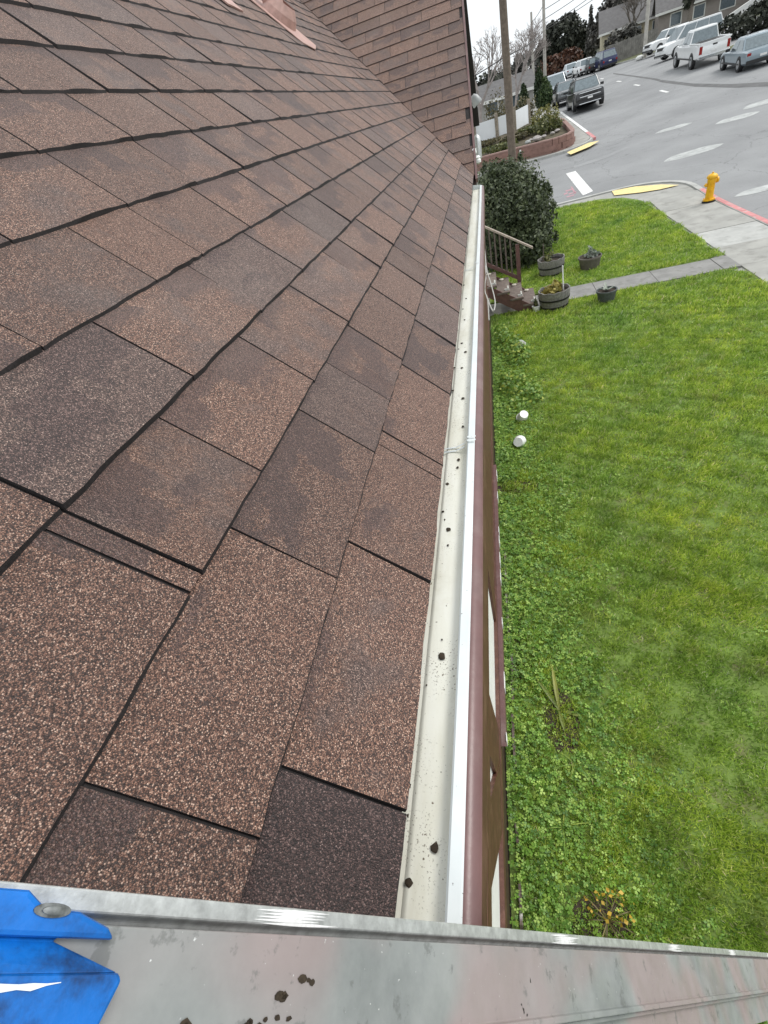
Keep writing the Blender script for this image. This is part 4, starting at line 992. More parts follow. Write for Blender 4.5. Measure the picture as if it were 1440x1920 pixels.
cable('wall_cable', 'straight pale cable running down the wall behind the gutter', [(XW + .02, 10.6, 2.7), (XW + .05, 10.7, 1.4), at_x(909, 540, -.20), at_x(914, 560, -.16), at_x(917, 600, -.14)], .006, M_CABLE)
cx = on_z(893, 342, CZ - .5)
for i in range(3):
    a = at_y(886 + 4 * i, 338, 5.2); b = at_y(884 + 3.5 * i, 292, 5.35)
    tag(MB().tube([a + Vector((0, 0, -.5)), a, b], .006, 8).build('service_conduit', M_CABLE if i else M_LIP, smooth='auto'), ('thin white', 'thin grey', 'second thin grey')[i] + ' service conduit beside the gutter end', 'conduit')
def knob(label, px, Y, r, m, name, cat):
    P = at_y(*px, Y); e = tag(empty(name, P), label, cat)
    MB().lathe([(r * .5, -r), (r, -r * .6), (r, 0), (r * .75, r * .25), (r * .95, r * .6), (r * .5, r)], 16).build('body', m, e, smooth='auto')
    MB().tube([(0, 0, 0), (-.08, .05, -.01)], r * .25, 8).build('bracket', M_ALU3, e)
knob('white insulator under the gable edge, the upper one', (889, 284), 5.35, .022, M_WPOT, 'insulator', 'insulator')
knob('white insulator under the gable edge, the lower larger one', (895, 300), 5.35, .032, M_WPOT, 'insulator', 'insulator')
P = at_y(896, 278, 6.0); md = tag(empty('meter_box', P), 'grey rounded meter box below the gable edge', 'meter'); 
MB().lathe([(.03, -.10), (.055, -.08), (.06, .05), (.05, .09), (.02, .11)], 18, Matrix.Diagonal((.6, 1, 1, 1))).build('body', M_ALU3, md, smooth='auto'); MB().box((-.2, -.03, -.05), (-.03, .03, .05)).build('mount', M_POT, md)
P = at_y(893, 190, 8.6); fl_ = tag(empty('flood_light', P), 'grey outdoor flood lamp under the gable rake', 'lamp')
MB().lathe([(.03, -.11), (.07, -.06), (.085, .03), (.08, .05)], 16, Matrix.Rotation(rad(150), 4, 'Y') @ Matrix.Diagonal((.8, .8, .8, 1))).build('shade', mat('grey_lamp_metal', (.3, .31, .31), .5, .3, var=.2), fl_, smooth='auto'); MB().box((-.18, -.03, -.02), (-.02, .03, .03)).build('arm', M_POT, fl_)

# ---- fire hydrant
H0 = G(1328, 379); hy = tag(empty('fire_hydrant', H0, rad(20)), 'bright yellow fire hydrant on the corner kerb', 'hydrant')
MB().lathe([(.17, 0), (.17, .03), (.12, .035), (.12, .05)], 24).build('base_flange', M_BLACK, hy, smooth='auto')
MB().lathe([(.155, .05), (.155, .085), (.105, .09), (.10, .30), (.098, .48), (.11, .50), (.11, .58), (.105, .60)], 24).build('barrel', M_HYD, hy, smooth='auto')
bn = MB().lathe([(.135, .60), (.14, .615), (.135, .645), (.10, .68), (.05, .705), (.022, .71), (.022, .74), (.001, .742)], 24).build('bonnet', M_HYD, hy, smooth='auto')
for a, zz, r_, l in ((rad(-10), .52, .062, .17), (rad(150), .44, .042, .15), (rad(240), .33, .045, .14)):
    Mx = Matrix.Translation((0, 0, zz)) @ Matrix.Rotation(a, 4, 'Z') @ Matrix.Rotation(rad(90), 4, 'Y')
    MB().lathe([(r_ * .9, .06), (r_ * .9, l * .7), (r_ * 1.2, l * .72), (r_ * 1.2, l), (r_ * .4, l + .004), (r_ * .35, l + .03)], 16, Mx).build('outlet', M_HYD, hy, smooth='auto')
for k in range(6):
    t = k * math.pi / 3; MB().lathe([(.012, .085), (.012, .105)], 6, Matrix.Translation((.135 * math.cos(t), .135 * math.sin(t), 0))).build('bolt', M_HYD, hy)

# ================================================================== VEHICLES
def paint(name, col, metal=.3): return mat(name, col, .28, metal, var=.06, scale=3, coat=.6)
M_TYRE = M_BLACK; M_RIM = mat('wheel_rim', (.42, .43, .44), .35, .7, var=.2, scale=20); M_CHROME = mat('chrome_trim', (.7, .71, .72), .18, .9, var=.1)
M_TRIM = mat('black_trim', (.02, .02, .021), .5, var=.2); M_TAIL = mat('red_tail_lamp', (.28, .015, .012), .25, var=.1); M_HEAD = mat('clear_headlamp', (.62, .64, .66), .15, var=.1, spec=.8); M_PLATE = mat('number_plate', (.75, .75, .74), .5, var=.05)
def car(name, label, loc, rz, L, W, Ht, m, style='suv', cat='car', group=None, slope=0.0):
    e = tag(empty(name, loc, rz), label, cat, group); e.rotation_euler = Euler((0, 0, rz)) ; e.rotation_euler.rotate_axis('Y', -slope)
    w2 = W / 2; h = Ht / 1.7; zl = .24 if style != 'pickup' else .42
    if style == 'suv': hood, belt, tail = .62 * Ht, .60 * Ht, .64 * Ht; cab = (.20, .08, -.40, -.485)
    elif style == 'van': hood, belt, tail = .55 * Ht, .54 * Ht, .56 * Ht; cab = (.33, .16, -.43, -.49)
    elif style == 'pickup': hood, belt, tail = .63 * Ht, .62 * Ht, .64 * Ht; cab = (.20, .10, -.10, -.125)
    else: hood, belt, tail = .58 * Ht, .60 * Ht, .62 * Ht; cab = (.17, .03, -.21, -.33)
    fx = lambda t: t * L
    stn = [(-.5, .86, zl + .12, tail * .86), (-.485, .95, zl + .02, tail * .96), (-.40, 1, zl, tail), (-.2, 1, zl, belt + .01), (.0, 1, zl, belt), (.2, 1, zl, belt * .99), (.30, .99, zl, hood), (.42, .96, zl, hood * .94), (.48, .90, zl + .03, hood * .86), (.5, .80, zl + .12, hood * .66)]
    b_ = MB(); ns = 10
    for t, wf, z0, z1 in stn:
        ww = w2 * wf; prof = [(-ww * .86, z0), (-ww * .98, z0 + .10), (-ww, z0 + (z1 - z0) * .55), (-ww * .965, z1 - .07), (-ww * .86, z1), (ww * .86, z1), (ww * .965, z1 - .07), (ww, z0 + (z1 - z0) * .55), (ww * .98, z0 + .10), (ww * .86, z0)]
        b_.v += [(fx(t), y, z) for y, z in prof]
    for j in range(len(stn) - 1):
        for i in range(ns): b_.f.append((j * ns + i, (j + 1) * ns + i, (j + 1) * ns + (i + 1) % ns, j * ns + (i + 1) % ns))
    b_.f.append(tuple(range(ns))); b_.f.append(tuple((len(stn) - 1) * ns + i for i in reversed(range(ns))))
    body = b_.build('body', m, e, smooth='auto')
    zb = belt - .015; zr = Ht; a, b, c, d = [fx(q) for q in cab]
    wb, wr = w2 * .90, w2 * .70
    pr = [(a, zb, wb), (b, zr - .05, wr * 1.03), (b - .15 * L * .3, zr, wr), (c + .05, zr, wr), (c, zr - .05, wr * 1.02), (d, zb, wb)]
    cb = MB()
    for x, z, ww in pr: cb.v += [(x, -ww, z), (x, ww, z)]
    n = len(pr)
    for i in range(n - 1): cb.f.append((2 * i, 2 * i + 1, 2 * i + 3, 2 * i + 2))
    cb.f.append(tuple(2 * i for i in range(n))); cb.f.append(tuple(2 * i + 1 for i in reversed(range(n))))
    cbo = cb.build('cabin', m, e, bevel=.03)
    def panel(nm, pts, mt, off, par=e):
        P = [Vector(p) for p in pts]; nn = (P[1] - P[0]).cross(P[2] - P[0]).normalized()
        cen = sum(P, Vector()) / len(P)
        if nn.dot(cen - Vector((0, 0, belt))) < 0 and abs(nn.z) < .99: nn = -nn
        q = [p + nn * off for p in P]; mb = MB(); mb.quad(*q); mb.quad(*[p + nn * (off - .03) for p in reversed(P)])
        for i in range(len(P)):
            j = (i + 1) % len(P); mb.quad(q[i], P[i] + nn * (off - .03), P[j] + nn * (off - .03), q[j])
        return mb.build(nm, mt, par)
    lp = lambda p, q, t: [p[i] + (q[i] - p[i]) * t for i in range(3)]
    def scr(nm, A, B):   # windscreen between stations
        x0, z0, w0 = A; x1, z1, w1 = B; k0, k1 = .08, .93
        q = lambda t, s_: (x0 + (x1 - x0) * t, s_ * (w0 + (w1 - w0) * t) * .92, z0 + (z1 - z0) * t)
        panel(nm, [q(k0, -1), q(k0, 1), q(k1, 1), q(k1, -1)], M_GLASS, .012)
    scr('windscreen', pr[0], pr[1]); scr('rear_window', pr[-1], pr[-2])
    for s_ in (-1, 1):
        yy = lambda z: s_ * (wb + (wr * 1.03 - wb) * (z - zb) / (zr - .05 - zb))
        z0, z1 = zb + .05, zr - .13; xa0 = a + (b - a) * .10 - .10; xa1 = a + (b - a) * .86 - .08; xd0 = d + (c - d) * .1 + .08; xd1 = d + (c - d) * .85 + .08
        nw = 3 if style in ('suv', 'van') else 2
        cuts = [(xa0 + (xd0 - xa0) * i / nw, xa1 + (xd1 - xa1) * i / nw) for i in range(nw + 1)]
        for (p0, p1), (q0, q1) in zip(cuts, cuts[1:]):
            panel('side_window', [(p0 - .03, yy(z0), z0), (p1 - .03, yy(z1), z1), (q1 + .03, yy(z1), z1), (q0 + .03, yy(z0), z0)], M_GLASS, .012)
        for t in (.12,):
            MB().box((fx(t) - .02, s_ * w2 * .97 - .02, zb + .02), (fx(t) + .10, s_ * (w2 + .17), zb + .17)).build('mirror', M_TRIM if style != 'pickup' else m, e, bevel=.02)
        MB().box((fx(-.32), s_ * w2 * 1.0 - .012, zl + .06), (fx(.32), s_ * w2 * 1.005 + .012 * s_ + .012, zl + .13)).build('side_trim', M_TRIM, e)
        hx = fx(.47); MB().box((hx - .10, s_ * w2 * .58 - .16, hood * .70), (hx + .075, s_ * w2 * .58 + .17, hood * .83)).build('headlight', M_HEAD, e, bevel=.02)
        tx = fx(-.497); hh = (.45, .64) if style in ('suv', 'van', 'pickup') else (.62, .78)
        MB().box((tx - .02, s_ * w2 * .80 - .09, tail * (hh[0] + .12)), (tx + .10, s_ * w2 * .80 + .09, tail * (hh[1] + .26 if style == 'pickup' else hh[1] + .1))).build('tail_lamp', M_TAIL, e, bevel=.01)
        for t in ((.305, -.29) if style != 'pickup' else (.325, -.30)):
            R_ = (.34 if style in ('suv', 'van') else (.40 if style == 'pickup' else .31)); Mx = Matrix.Translation((fx(t), s_ * (w2 - .10), R_)) @ Matrix.Rotation(rad(90), 4, 'X')
            MB().lathe([(R_ * 1.14, -.115), (R_ * 1.14, .10)], 20, Matrix.Translation((fx(t), s_ * (w2 - .104), R_ + .02)) @ Matrix.Rotation(rad(90), 4, 'X')).build('wheel_arch', M_TRIM, e)
            wh = MB().lathe([(R_ * .62, -.12), (R_ * .93, -.12), (R_, -.08), (R_, .08), (R_ * .93, .12), (R_ * .62, .12)], 24, Mx).build('tyre', M_TYRE, e, smooth='auto')
            MB().lathe([(.05, -.126), (R_ * .3, -.123), (R_ * .6, -.13), (R_ * .66, -.121), (R_ * .66, .121), (R_ * .6, .13), (R_ * .3, .123), (.05, .126)], 20, Mx).build('rim', M_RIM, wh, smooth='auto')
    MB().box((fx(.475), -w2 * .46, hood * .62), (fx(.503), w2 * .46, hood * .80)).build('grille', M_TRIM, e)
    for z in (hood * .80, hood * .60): MB().box((fx(.47), -w2 * .66, z), (fx(.507), w2 * .66, z + .035)).build('grille_bar', M_CHROME, e)
    MB().box((fx(.44), -w2 * .88, zl + .02), (fx(.505), w2 * .88, zl + .2)).build('front_bumper', M_TRIM if style != 'sedan' else m, e, bevel=.03)
    MB().box((fx(.4), -w2 * .7, zl + .05), (fx(.508), w2 * .7, zl + .085)).build('bumper_trim', M_CHROME, e)
    MB().box((fx(-.508), -w2 * .9, zl + .04), (fx(-.44), w2 * .9, zl + .22)).build('rear_bumper', M_TRIM if style != 'pickup' else M_CHROME, e, bevel=.03)
    MB().box((fx(.505), -.16, hood * .47), (fx(.511), .16, hood * .47 + .1)).build('number_plate', M_PLATE, e)
    MB().box((fx(-.507), -.16, tail * .60), (fx(-.499), .16, tail * .60 + .1)).build('number_plate', M_PLATE, e)
    if style == 'pickup':
        MB().box((fx(-.475), -w2 * .78, tail - .02), (fx(-.14), w2 * .78, tail + .004)).build('shaded_bed_hollow', M_TRIM, e)  # flat dark sheet over the bed, painting the shade of its hollow
        for s_ in (-1, 1): MB().box((fx(-.49), s_ * w2 * .90 - .05, tail - .03), (fx(-.13), s_ * w2 * .90 + .05, tail + .05)).build('bed_rail', m, e, bevel=.02)
        MB().box((fx(-.497), -w2 * .86, tail * .5), (fx(-.475), w2 * .86, tail + .04)).build('tailgate', m, e, bevel=.015)
        MB().box((fx(-.502), -.13, tail * .84), (fx(-.496), .13, tail * .90)).build('tailgate_handle', M_TRIM, e)
    if style == 'suv':
        for s_ in (-1, 1): MB().box((fx(-.36), s_ * wr * .88 - .02, Ht + .015), (fx(.05), s_ * wr * .88 + .02, Ht + .05)).build('roof_rail', M_TRIM, e)
    return e
def park(px, dz=STREET): return G(*px, dz)
SL = math.atan(.047)
def place(x, y): return (x, y, g(x, y) + STREET)
P_BLK = paint('black_car_paint', (.010, .011, .013), 0); P_DGR = paint('dark_grey_car_paint', (.10, .105, .11)); P_SIL = paint('silver_blue_car_paint', (.42, .46, .50)); P_WHT = paint('white_car_paint', (.80, .81, .81), .05); P_BLU = paint('dark_blue_car_paint', (.018, .025, .09)); P_BGR = paint('blue_grey_car_paint', (.26, .32, .36)); P_PALE = paint('pale_blue_white_paint', (.62, .68, .72), .1)
A90 = rad(90)
car('parked_suv', 'black SUV with chrome grille bars facing us at the left kerb', place(7.05, 46.9), -A90, 4.9, 1.98, 1.74, P_BLK, 'suv', 'car', 'cars along the left kerb', SL)
car('parked_car', 'dark grey car parked right behind the black SUV', place(6.65, 54.2), -A90, 4.5, 1.8, 1.5, P_DGR, 'suv', 'car', 'cars along the left kerb', SL)
car('parked_van', 'silver van, third in line behind the black SUV', place(6.6, 61.5), -A90, 4.9, 1.9, 1.95, P_SIL, 'van', 'van', 'cars along the left kerb', .02)
car('parked_car', 'small pale blue hatchback, leftmost of the far row of cars', place(12.1, 94), A90 + .1, 4.2, 1.8, 1.5, P_PALE, 'sedan', 'car', 'cars in the far row', .02)
car('parked_car', 'white hatchback in the far row beside the pale blue one', place(12.9, 88), A90 + .1, 4.3, 1.85, 1.6, P_WHT, 'suv', 'car', 'cars in the far row', .02)
car('parked_car', 'dark car between the white and the dark blue car of the far row', place(13.7, 86.5), A90 + .1, 4.3, 1.8, 1.5, P_BLK, 'suv', 'car', 'cars in the far row', .02)
car('parked_car', 'dark blue SUV at the right end of the far row', place(14.75, 84.5), A90 + .2, 4.6, 1.9, 1.75, P_BLU, 'suv', 'car', 'cars in the far row', .02)
car('pickup_truck', 'white pickup truck parked with its tailgate towards us', place(15.15, 49.9), A90 - .02, 6.3, 2.0, 1.95, P_WHT, 'pickup', 'pickup', None, SL)
car('parked_sedan', 'blue-grey boxy sedan at the right edge behind the pickup', place(15.2, 41.4), A90 - .03, 4.6, 1.72, 1.42, P_BGR, 'sedan', 'sedan', None, SL)
car('parked_car', 'white SUV on the grass by the pale utility pole', (19.9, 76.5, g(19.9, 76.5) + .0), rad(200), 4.7, 1.85, 1.7, P_WHT, 'suv', 'car', None, 0)
car('parked_van', 'white van standing behind the pickup truck cab', (18.3, 63.5, g(18.3, 63.5) - .1), rad(195), 5.2, 1.95, 2.05, P_WHT, 'van', 'van', None, 0)

# ================================================================== BEYOND THE STREET
def pole(label, x, y, h, r, m, lean=(0, 0), arm=None):
    z = g(x, y); e = tag(empty('utility_pole', (x, y, z)), label, 'pole', 'utility poles')
    MB().tube([(0, 0, -.3), (lean[0] * .5, lean[1] * .5, h / 2), (lean[0], lean[1], h)], [r, r * .88, r * .72], 14).build('shaft', m, e, smooth='auto')
    if arm:
        MB().box((-1.1, -.05, h - .8), (1.1, .05, h - .68)).build('crossarm', M_POLE, e)
        for q in (-.95, -.5, .5, .95): MB().lathe([(.03, 0), (.05, .05), (.03, .12)], 8, Matrix.Translation((q, 0, h - .68))).build('insulator', M_POT, e)
    return e
UP = G(962, 318); pole('thick brown utility pole behind the bush', UP.x, UP.y, 9.8, .2, M_POLE, (-.02, 0), True)
pole('slim pale utility pole behind the row of left-hand cars', 6.05, 65, 10.5, .16, M_POLE2, (.05, 0), True)
pole('thin pale utility pole left of the dark tree mass', 6.5, 85, 7.6, .17, M_POLE2)
pole('short far pole seen past the grey roof', 6.7, 100, 3.6, .17, M_POLE2)
R3 = G(1208, 106, .03); pole('pale utility pole on the grass at the far right corner', R3.x, R3.y, 10.5, .2, M_POLE2, (0, 0), True)
tag(MB().box((UP.x + .35, UP.y - .25, UP.z), (UP.x + .43, UP.y - .21, UP.z + .75)).build('marker_post', M_WHITE), 'small white marker post beside the brown pole', 'post')
def wire(label, a, b, sag):
    a = Vector(a); b = Vector(b); pts = [a.lerp(b, i / 14) - Vector((0, 0, sag * 4 * (i / 14) * (1 - i / 14))) for i in range(15)]
    tag(MB().tube(pts, .016 + .00025 * max(a.y, b.y) / 2, 5).build('overhead_wire', M_WIRE), label, 'wire', 'overhead wires')
UT = Vector((UP.x, UP.y, UP.z + 9.4)); MT = Vector((6.05, 65, g(6, 65) + 9.8))
wire('thick low telephone cable running from the brown pole to the slim pale pole', (UP.x, UP.y + .2, 5.0), (6.1, 65, 6.9), .15)
wire('telephone cable going on from the slim pale pole to the right', (6.1, 65, 6.9), (R3.x, R3.y, 10.2), .2)
wire('telephone cable running left from the brown pole', (UP.x, UP.y + .2, 5.0), (-6, 34, 4.2), .2)
for i in range(4): wire(('uppermost', 'upper middle', 'lower middle', 'lowest')[i] + ' of the wires from the slim pale pole to the far right pole', (6.05, 65, 8.9 - .62 * i), (R3.x, R3.y, R3.z + 10.3 - .6 * i), .3)
for i in range(2): wire(('upper', 'lower')[i] + ' wire between the slim and the thin pale poles', (6.05, 65, 8.6 - .8 * i), (6.5, 85, 8.9 - .7 * i), .1)
for i in range(2): wire(('upper', 'lower')[i] + ' wire from the brown pole top to the slim pale pole', (UP.x - .5 + i, UP.y, UP.z + 9 - .0 * i), (6.05 - .5 + i, 65, MT.z - .1), .45)
wire('service wire dropping from the gable to the brown pole', (-.2, 8.7, 5.6), (UP.x, UP.y, 8.2), .25)

# ---- planter bed with red block wall, rocks and shrubs
bw = tag(empty('planter_wall', (2.5, 33, g(2.5, 33))), 'low red-brown block wall round the corner planter bed', 'wall'); BI = Matrix.Translation((-2.5, -33, -g(2.5, 33)))
M_RB = mat('red_block', (.25, .145, .12), .85, var=.18, scale=5, bump=.004, bscale=40); M_RC = mat('red_cap', (.36, .23, .20), .8, var=.15, scale=6)
wl_ = [(-3.5, 33.4), (.4, 32.9), (3.3, 32.25)] + [(3.3 + 1.15 * math.sin(rad(a)), 33.4 - 1.15 * math.cos(rad(a))) for a in (15, 35, 55, 75, 90)] + [(4.5, 35.5), (4.55, 38.4), (4.2, 40.6)]
den = []
for a, b in zip(wl_, wl_[1:]):
    a = Vector(a); b = Vector(b); k = max(1, int(round((b - a).length / .42)))
    den += [a.lerp(b, i / k) for i in range(k)]
den.append(Vector(wl_[-1]))
for i, (a, b) in enumerate(zip(den, den[1:])):
    d = (b - a); n = Vector((-d.y, d.x)).normalized() * .09; z0 = g(a.x, a.y) - .15; z1 = g(b.x, b.y) - .15
    for row in range(3):
        sh = d * (.5 if row % 2 else 0); A = a + sh * 1; B = b + sh
        if row % 2 and i == len(den) - 2: B = b
        q = [(A + n) , (A - n), (B - n), (B + n)]; gap = .006; mb = MB(); lo = z0 + row * .235 + gap; hi = z0 + row * .235 + .235
        mb.v = [(p.x, p.y, lo) for p in q] + [(p.x, p.y, hi) for p in q]; mb.f = [(0, 1, 5, 4), (1, 2, 6, 5), (2, 3, 7, 6), (3, 0, 4, 7), (4, 5, 6, 7)]
        mb.build('block', M_RB, bw, matrix=BI)
    n2 = n * 1.15; q = [a + n2, a - n2, b - n2, b + n2]; mb = MB(); lo = z0 + .705; mb.v = [(p.x, p.y, lo) for p in q] + [(p.x, p.y, lo + .06) for p in q]; mb.f = [(0, 1, 5, 4), (1, 2, 6, 5), (2, 3, 7, 6), (3, 0, 4, 7), (4, 5, 6, 7)]
    mb.build('coping', M_RC, bw, matrix=BI)
bed = poly_land('planter_soil', [(-3.5, 33.5), (.4, 33.0), (3.3, 32.4), (4.0, 32.8), (4.35, 33.6), (4.4, 38.3), (4.0, 40.6), (2.8, 43.2), (-3.5, 41)], mat('bed_ground_cover', (.075, .06, .035), .95, var=.5, scale=3, bump=.03, bscale=14, dirt=(.07, .085, .03), dscale=1.2), .40, .5)
def shrub(label, x, y, r, hgt, m, seed, n=700, size=.1, group='shrubs in the planter bed'):
    z = g(x, y) + .45
    return plant('shrub', label, 'shrub', (x, y, z), [(0, 0, hgt * .5, r, r, hgt * .55), (r * .4, -r * .3, hgt * .4, r * .6, r * .6, hgt * .4), (-r * .4, r * .2, hgt * .45, r * .6, r * .6, hgt * .45)], n, size, m, seed, 5, .02, group, shell=.5, clump=40)
M_SHR2 = leaf_material('olive_shrub', (.05, .05, .02), (.10, .09, .04), (.2, .17, .08), 2); M_SHR3 = leaf_material('yellow_green_shrub', (.09, .10, .02), (.18, .18, .04), (.38, .35, .12), 2)
shrub('olive green shrub low in the planter bed by the red wall corner', 3.5, 36.2, .8, .8, M_SHRUB, 61); shrub('yellow-green shrub at the far end of the planter bed', 3.7, 40, .9, .9, M_SHR3, 62); shrub('dark shrub in front of the right white fence panel', 2.6, 37.6, .8, .4, M_SHRUB, 63)
shrub('brownish low shrub under the left white fence panels', -.2, 38.5, 1.0, .22, M_SHR2, 64); shrub('dark brown shrub behind the white fence', .9, 44.5, .9, 2.1, M_SHR2, 65); shrub('brownish shrub right behind the brown pole', 1.6, 37, .9, .3, M_SHR2, 66)
shrub('low green ground cover behind the left part of the red wall', .6, 34.6, 1.1, .35, M_SHRUB, 68, 900, .09); shrub('brown low ground cover at the far left of the red wall', -1.6, 36.0, 1.3, .4, M_SHR2, 69, 900, .1)
shrub('grey-brown twiggy shrub beside the last fence post', 2.9, 45.5, .7, 1.4, M_SHR2, 67)
for i, (x, y, r_) in enumerate(((2.7, 34.3, .26), (3.1, 34.6, .16), (2.2, 34.2, .18), (3.6, 35.0, .14), (3.9, 35.4, .15), (2.4, 34.9, .12))):
    b_ = MB(); r2 = random.Random(i + 70); prof = [(.3, 0), (.9, .15), (1, .45), (.7, .75), (.2, .9)]
    b_.lathe([(q * r_, z * r_) for q, z in prof], 9); b_.v = [(vx * r2.uniform(.85, 1.15), vy * r2.uniform(.85, 1.15), vz) for vx, vy, vz in b_.v]
    o = b_.build('rock', mat('pale_rock', (.38, .35, .33), .85, var=.3, scale=8) if i != 2 else M_FADE); o.location = (x, y, g(x, y) + .44)
    tag(o, ('largest pale rock', 'small rock right of the largest rock', 'grey rock left of the largest rock', 'small rock at the wall corner', 'rock nearest the pavement', 'small rock behind the largest rock')[i] + ' in the planter bed', 'rock', 'rocks in the planter bed')
# ---- white panel fence with stone posts
fn = tag(empty('panel_fence', (1.2, 41.5, g(1.2, 41.5))), 'white panel fence with stone posts behind the planter bed', 'fence'); FI = Matrix.Translation((-1.2, -41.5, -g(1.2, 41.5)))
M_FW = mat('white_fence_panel', (.78, .80, .82), .5, var=.04, scale=2); M_STONE = mat('stone_post', (.28, .24, .19), .9, var=.5, scale=14, bump=.01, bscale=20)
fp = [(-4.6, 40.3), (-2.1, 40.6), (-.75, 40.9), (.72, 41.2), (1.9, 41.6), (2.95, 43.4)]
for i, (x, y) in enumerate(fp):
    z = g(x, y) - .1; MB().box((x - .1, y - .1, z - .4), (x + .1, y + .1, z + 1.75)).build('post', M_STONE, fn, bevel=.02, matrix=FI)
for (xa, ya), (xb, yb) in zip(fp, fp[1:]):
    a = Vector((xa, ya, 0)); b = Vector((xb, yb, 0)); d = (b - a).normalized(); a = a + d * .12; b = b - d * .12; n = Vector((-d.y, d.x, 0)) * .02; mb = MB()
    za, zb_ = g(xa, ya) + .1, g(xb, yb) + .1
    mb.v = [(p.x, p.y, z) for p, z in ((a + n, za), (a - n, za), (b - n, zb_), (b + n, zb_), (a + n, za + 1.3), (a - n, za + 1.3), (b - n, zb_ + 1.3), (b + n, zb_ + 1.3))]
    mb.f = [(0, 1, 5, 4), (1, 2, 6, 5), (2, 3, 7, 6), (3, 0, 4, 7), (4, 5, 6, 7), (3, 2, 1, 0)]; mb.build('panel', M_FW, fn, matrix=FI)

# ---- trees
def bare_tree(label, loc, h, seed, m, spread=.5, depth=6, r0=.22):
    e = tag(empty('bare_tree', loc), label, 'tree'); r2 = random.Random(seed); b_ = MB(); trunk = MB()
    def grow(p, d, l, r, k, tgt):
        q = p + d * l; mid = p.lerp(q, .5) + Vector((r2.uniform(-1, 1), r2.uniform(-1, 1), 0)) * l * .05
        tgt.tube([p, mid, q], [r, r * .85, r * .7], 6 if k > 3 else 4, cap=False)
        if k == 0: return
        for _ in range(3 if k > 2 else 2):
            nd = (d + Vector((r2.gauss(0, spread), r2.gauss(0, spread), r2.gauss(.1, spread * .5)))).normalized()
            grow(q, nd, l * r2.uniform(.62, .82), max(r * .62, .011), k - 1, b_)
    grow(Vector((0, 0, -.2)), Vector((.06, 0, 1)).normalized(), h * .24, r0, depth, trunk)
    trunk.build('trunk', m, e, smooth='auto'); kind(b_.build('crown', m, e), 'stuff'); return e
M_BTREE = mat('pale_bare_branches', (.30, .265, .25), .9, var=.25, scale=4)
bare_tree('tall leafless pale tree left of the brown utility pole', (-.4, 50, g(-.4, 50)), 7.2, 3, M_BTREE, .42, 7, .2)
bare_tree('spreading leafless tree seen just right of the brown utility pole', (2.6, 54, g(2.6, 54) - .2), 7.4, 8, M_BTREE, .45, 7, .15)
bare_tree('leafless dark tree above the wooden fence', (20.6, 97, g(20.6, 97)), 9, 12, M_BARK, .45, 6, .25)
bare_tree('leafless tree between the taupe houses at the top right', (31.5, 86, g(31.5, 86)), 8, 15, M_BARK, .45, 6, .22)
def far_tree(name, label, loc, blobs, n, size, m, seed, th=2, tr=.3, clump=90, shell=.5):
    e = tag(empty(name, loc), label, 'tree'); foliage('crown', blobs, n, size, m, e, seed=seed, shell=shell, clump=clump, aspect=1.3)
    MB().tube([(0, 0, -.5), (0, .1, th * .6), (.1, 0, th + 1)], [tr, tr * .8, tr * .5], 8).build('trunk', M_BARK, e); return e
cz = g(14, 122)
far_tree('far_tree', 'broad dark evergreen tree mass behind the far row of cars', (14.5, 122, cz), [(0, 0, 4.4, 3.2, 3, 2.6), (-2.6, -1, 2.6, 1.9, 2, 2.4), (2.6, 0, 3.6, 2.2, 2, 2.4), (-1.5, 0, 5.8, 1.4, 1.4, 1.3), (1.2, .5, 6.2, 1.6, 1.4, 1.2), (-3.2, 0, 1.4, 1.4, 1.5, 1.6), (4.2, 0, 2.2, 1.5, 1.6, 2.0), (-3.5, 0, 4.2, .8, .8, 1.0)], 9000, .42, M_CONIF, 81, 2, .4)
far_tree('far_tree', 'grey-green tree rising right of the dark evergreen mass', (20.2, 112, g(20, 112)), [(0, 0, 4.2, 1.9, 2, 2.6), (.9, 0, 6.4, 1.4, 1.4, 2.0), (-1.6, 0, 3.0, 1.2, 1.2, 1.6), (1.6, 0, 3.2, 1.2, 1.2, 1.8)], 3600, .4, M_FARTREE, 82, 2)
far_tree('far_tree', 'dark tall tree at the top edge above the wooden fence', (21.8, 104, g(21.8, 104)), [(0, 0, 6.4, 1.5, 1.5, 1.6), (-.6, 0, 4.8, 1.0, 1, 1.2), (.9, 0, 4.2, 1.0, 1, 1.4)], 2600, .38, M_CONIF, 83, 4, .35)
far_tree('far_tree', 'dark leaning tree in front of the taupe house', (24.6, 86, g(24.6, 86)), [(0, 0, 4.6, .9, .9, 1.4), (.4, 0, 6.2, 1.4, 1.2, 1.4), (-.3, 0, 3.2, .6, .6, .8)], 1500, .32, M_CONIF, 87, 4, .35)
far_tree('conifer_tree', 'slender pointed conifer between the dark mass and the grey-green tree', (17.9, 114, g(17.9, 114)), [(0, 0, 2.4, .9, .9, 1.6), (0, 0, 4.2, .6, .6, 1.4), (0, 0, 5.8, .32, .3, 1.2)], 1600, .3, M_FARTREE, 84, 1.5)
far_tree('far_tree', 'low grey woods left of the dark evergreen mass', (5.5, 135, g(5.5, 135) - 1.5), [(0, 0, 2.6, 4, 3, 2.2), (4.5, 0, 3.6, 2.4, 3, 2.8), (-6, 0, 1.6, 4, 3, 2.2), (2.2, 0, 4.8, 1.2, 2, 1.4)], 5000, .42, M_FARTREE, 85, 1)
far_tree('far_tree', 'dark green trees low on the horizon behind the bare tree', (-4, 95, g(-4, 95) - .5), [(0, 0, 2.2, 4, 3, 2.4), (5, 0, 2.2, 3, 3, 2.2), (-6, 0, 2.4, 4, 3, 2.4), (2, 0, 3.4, 1.6, 2, 1.6)], 5200, .4, M_CONIF, 86, 1)
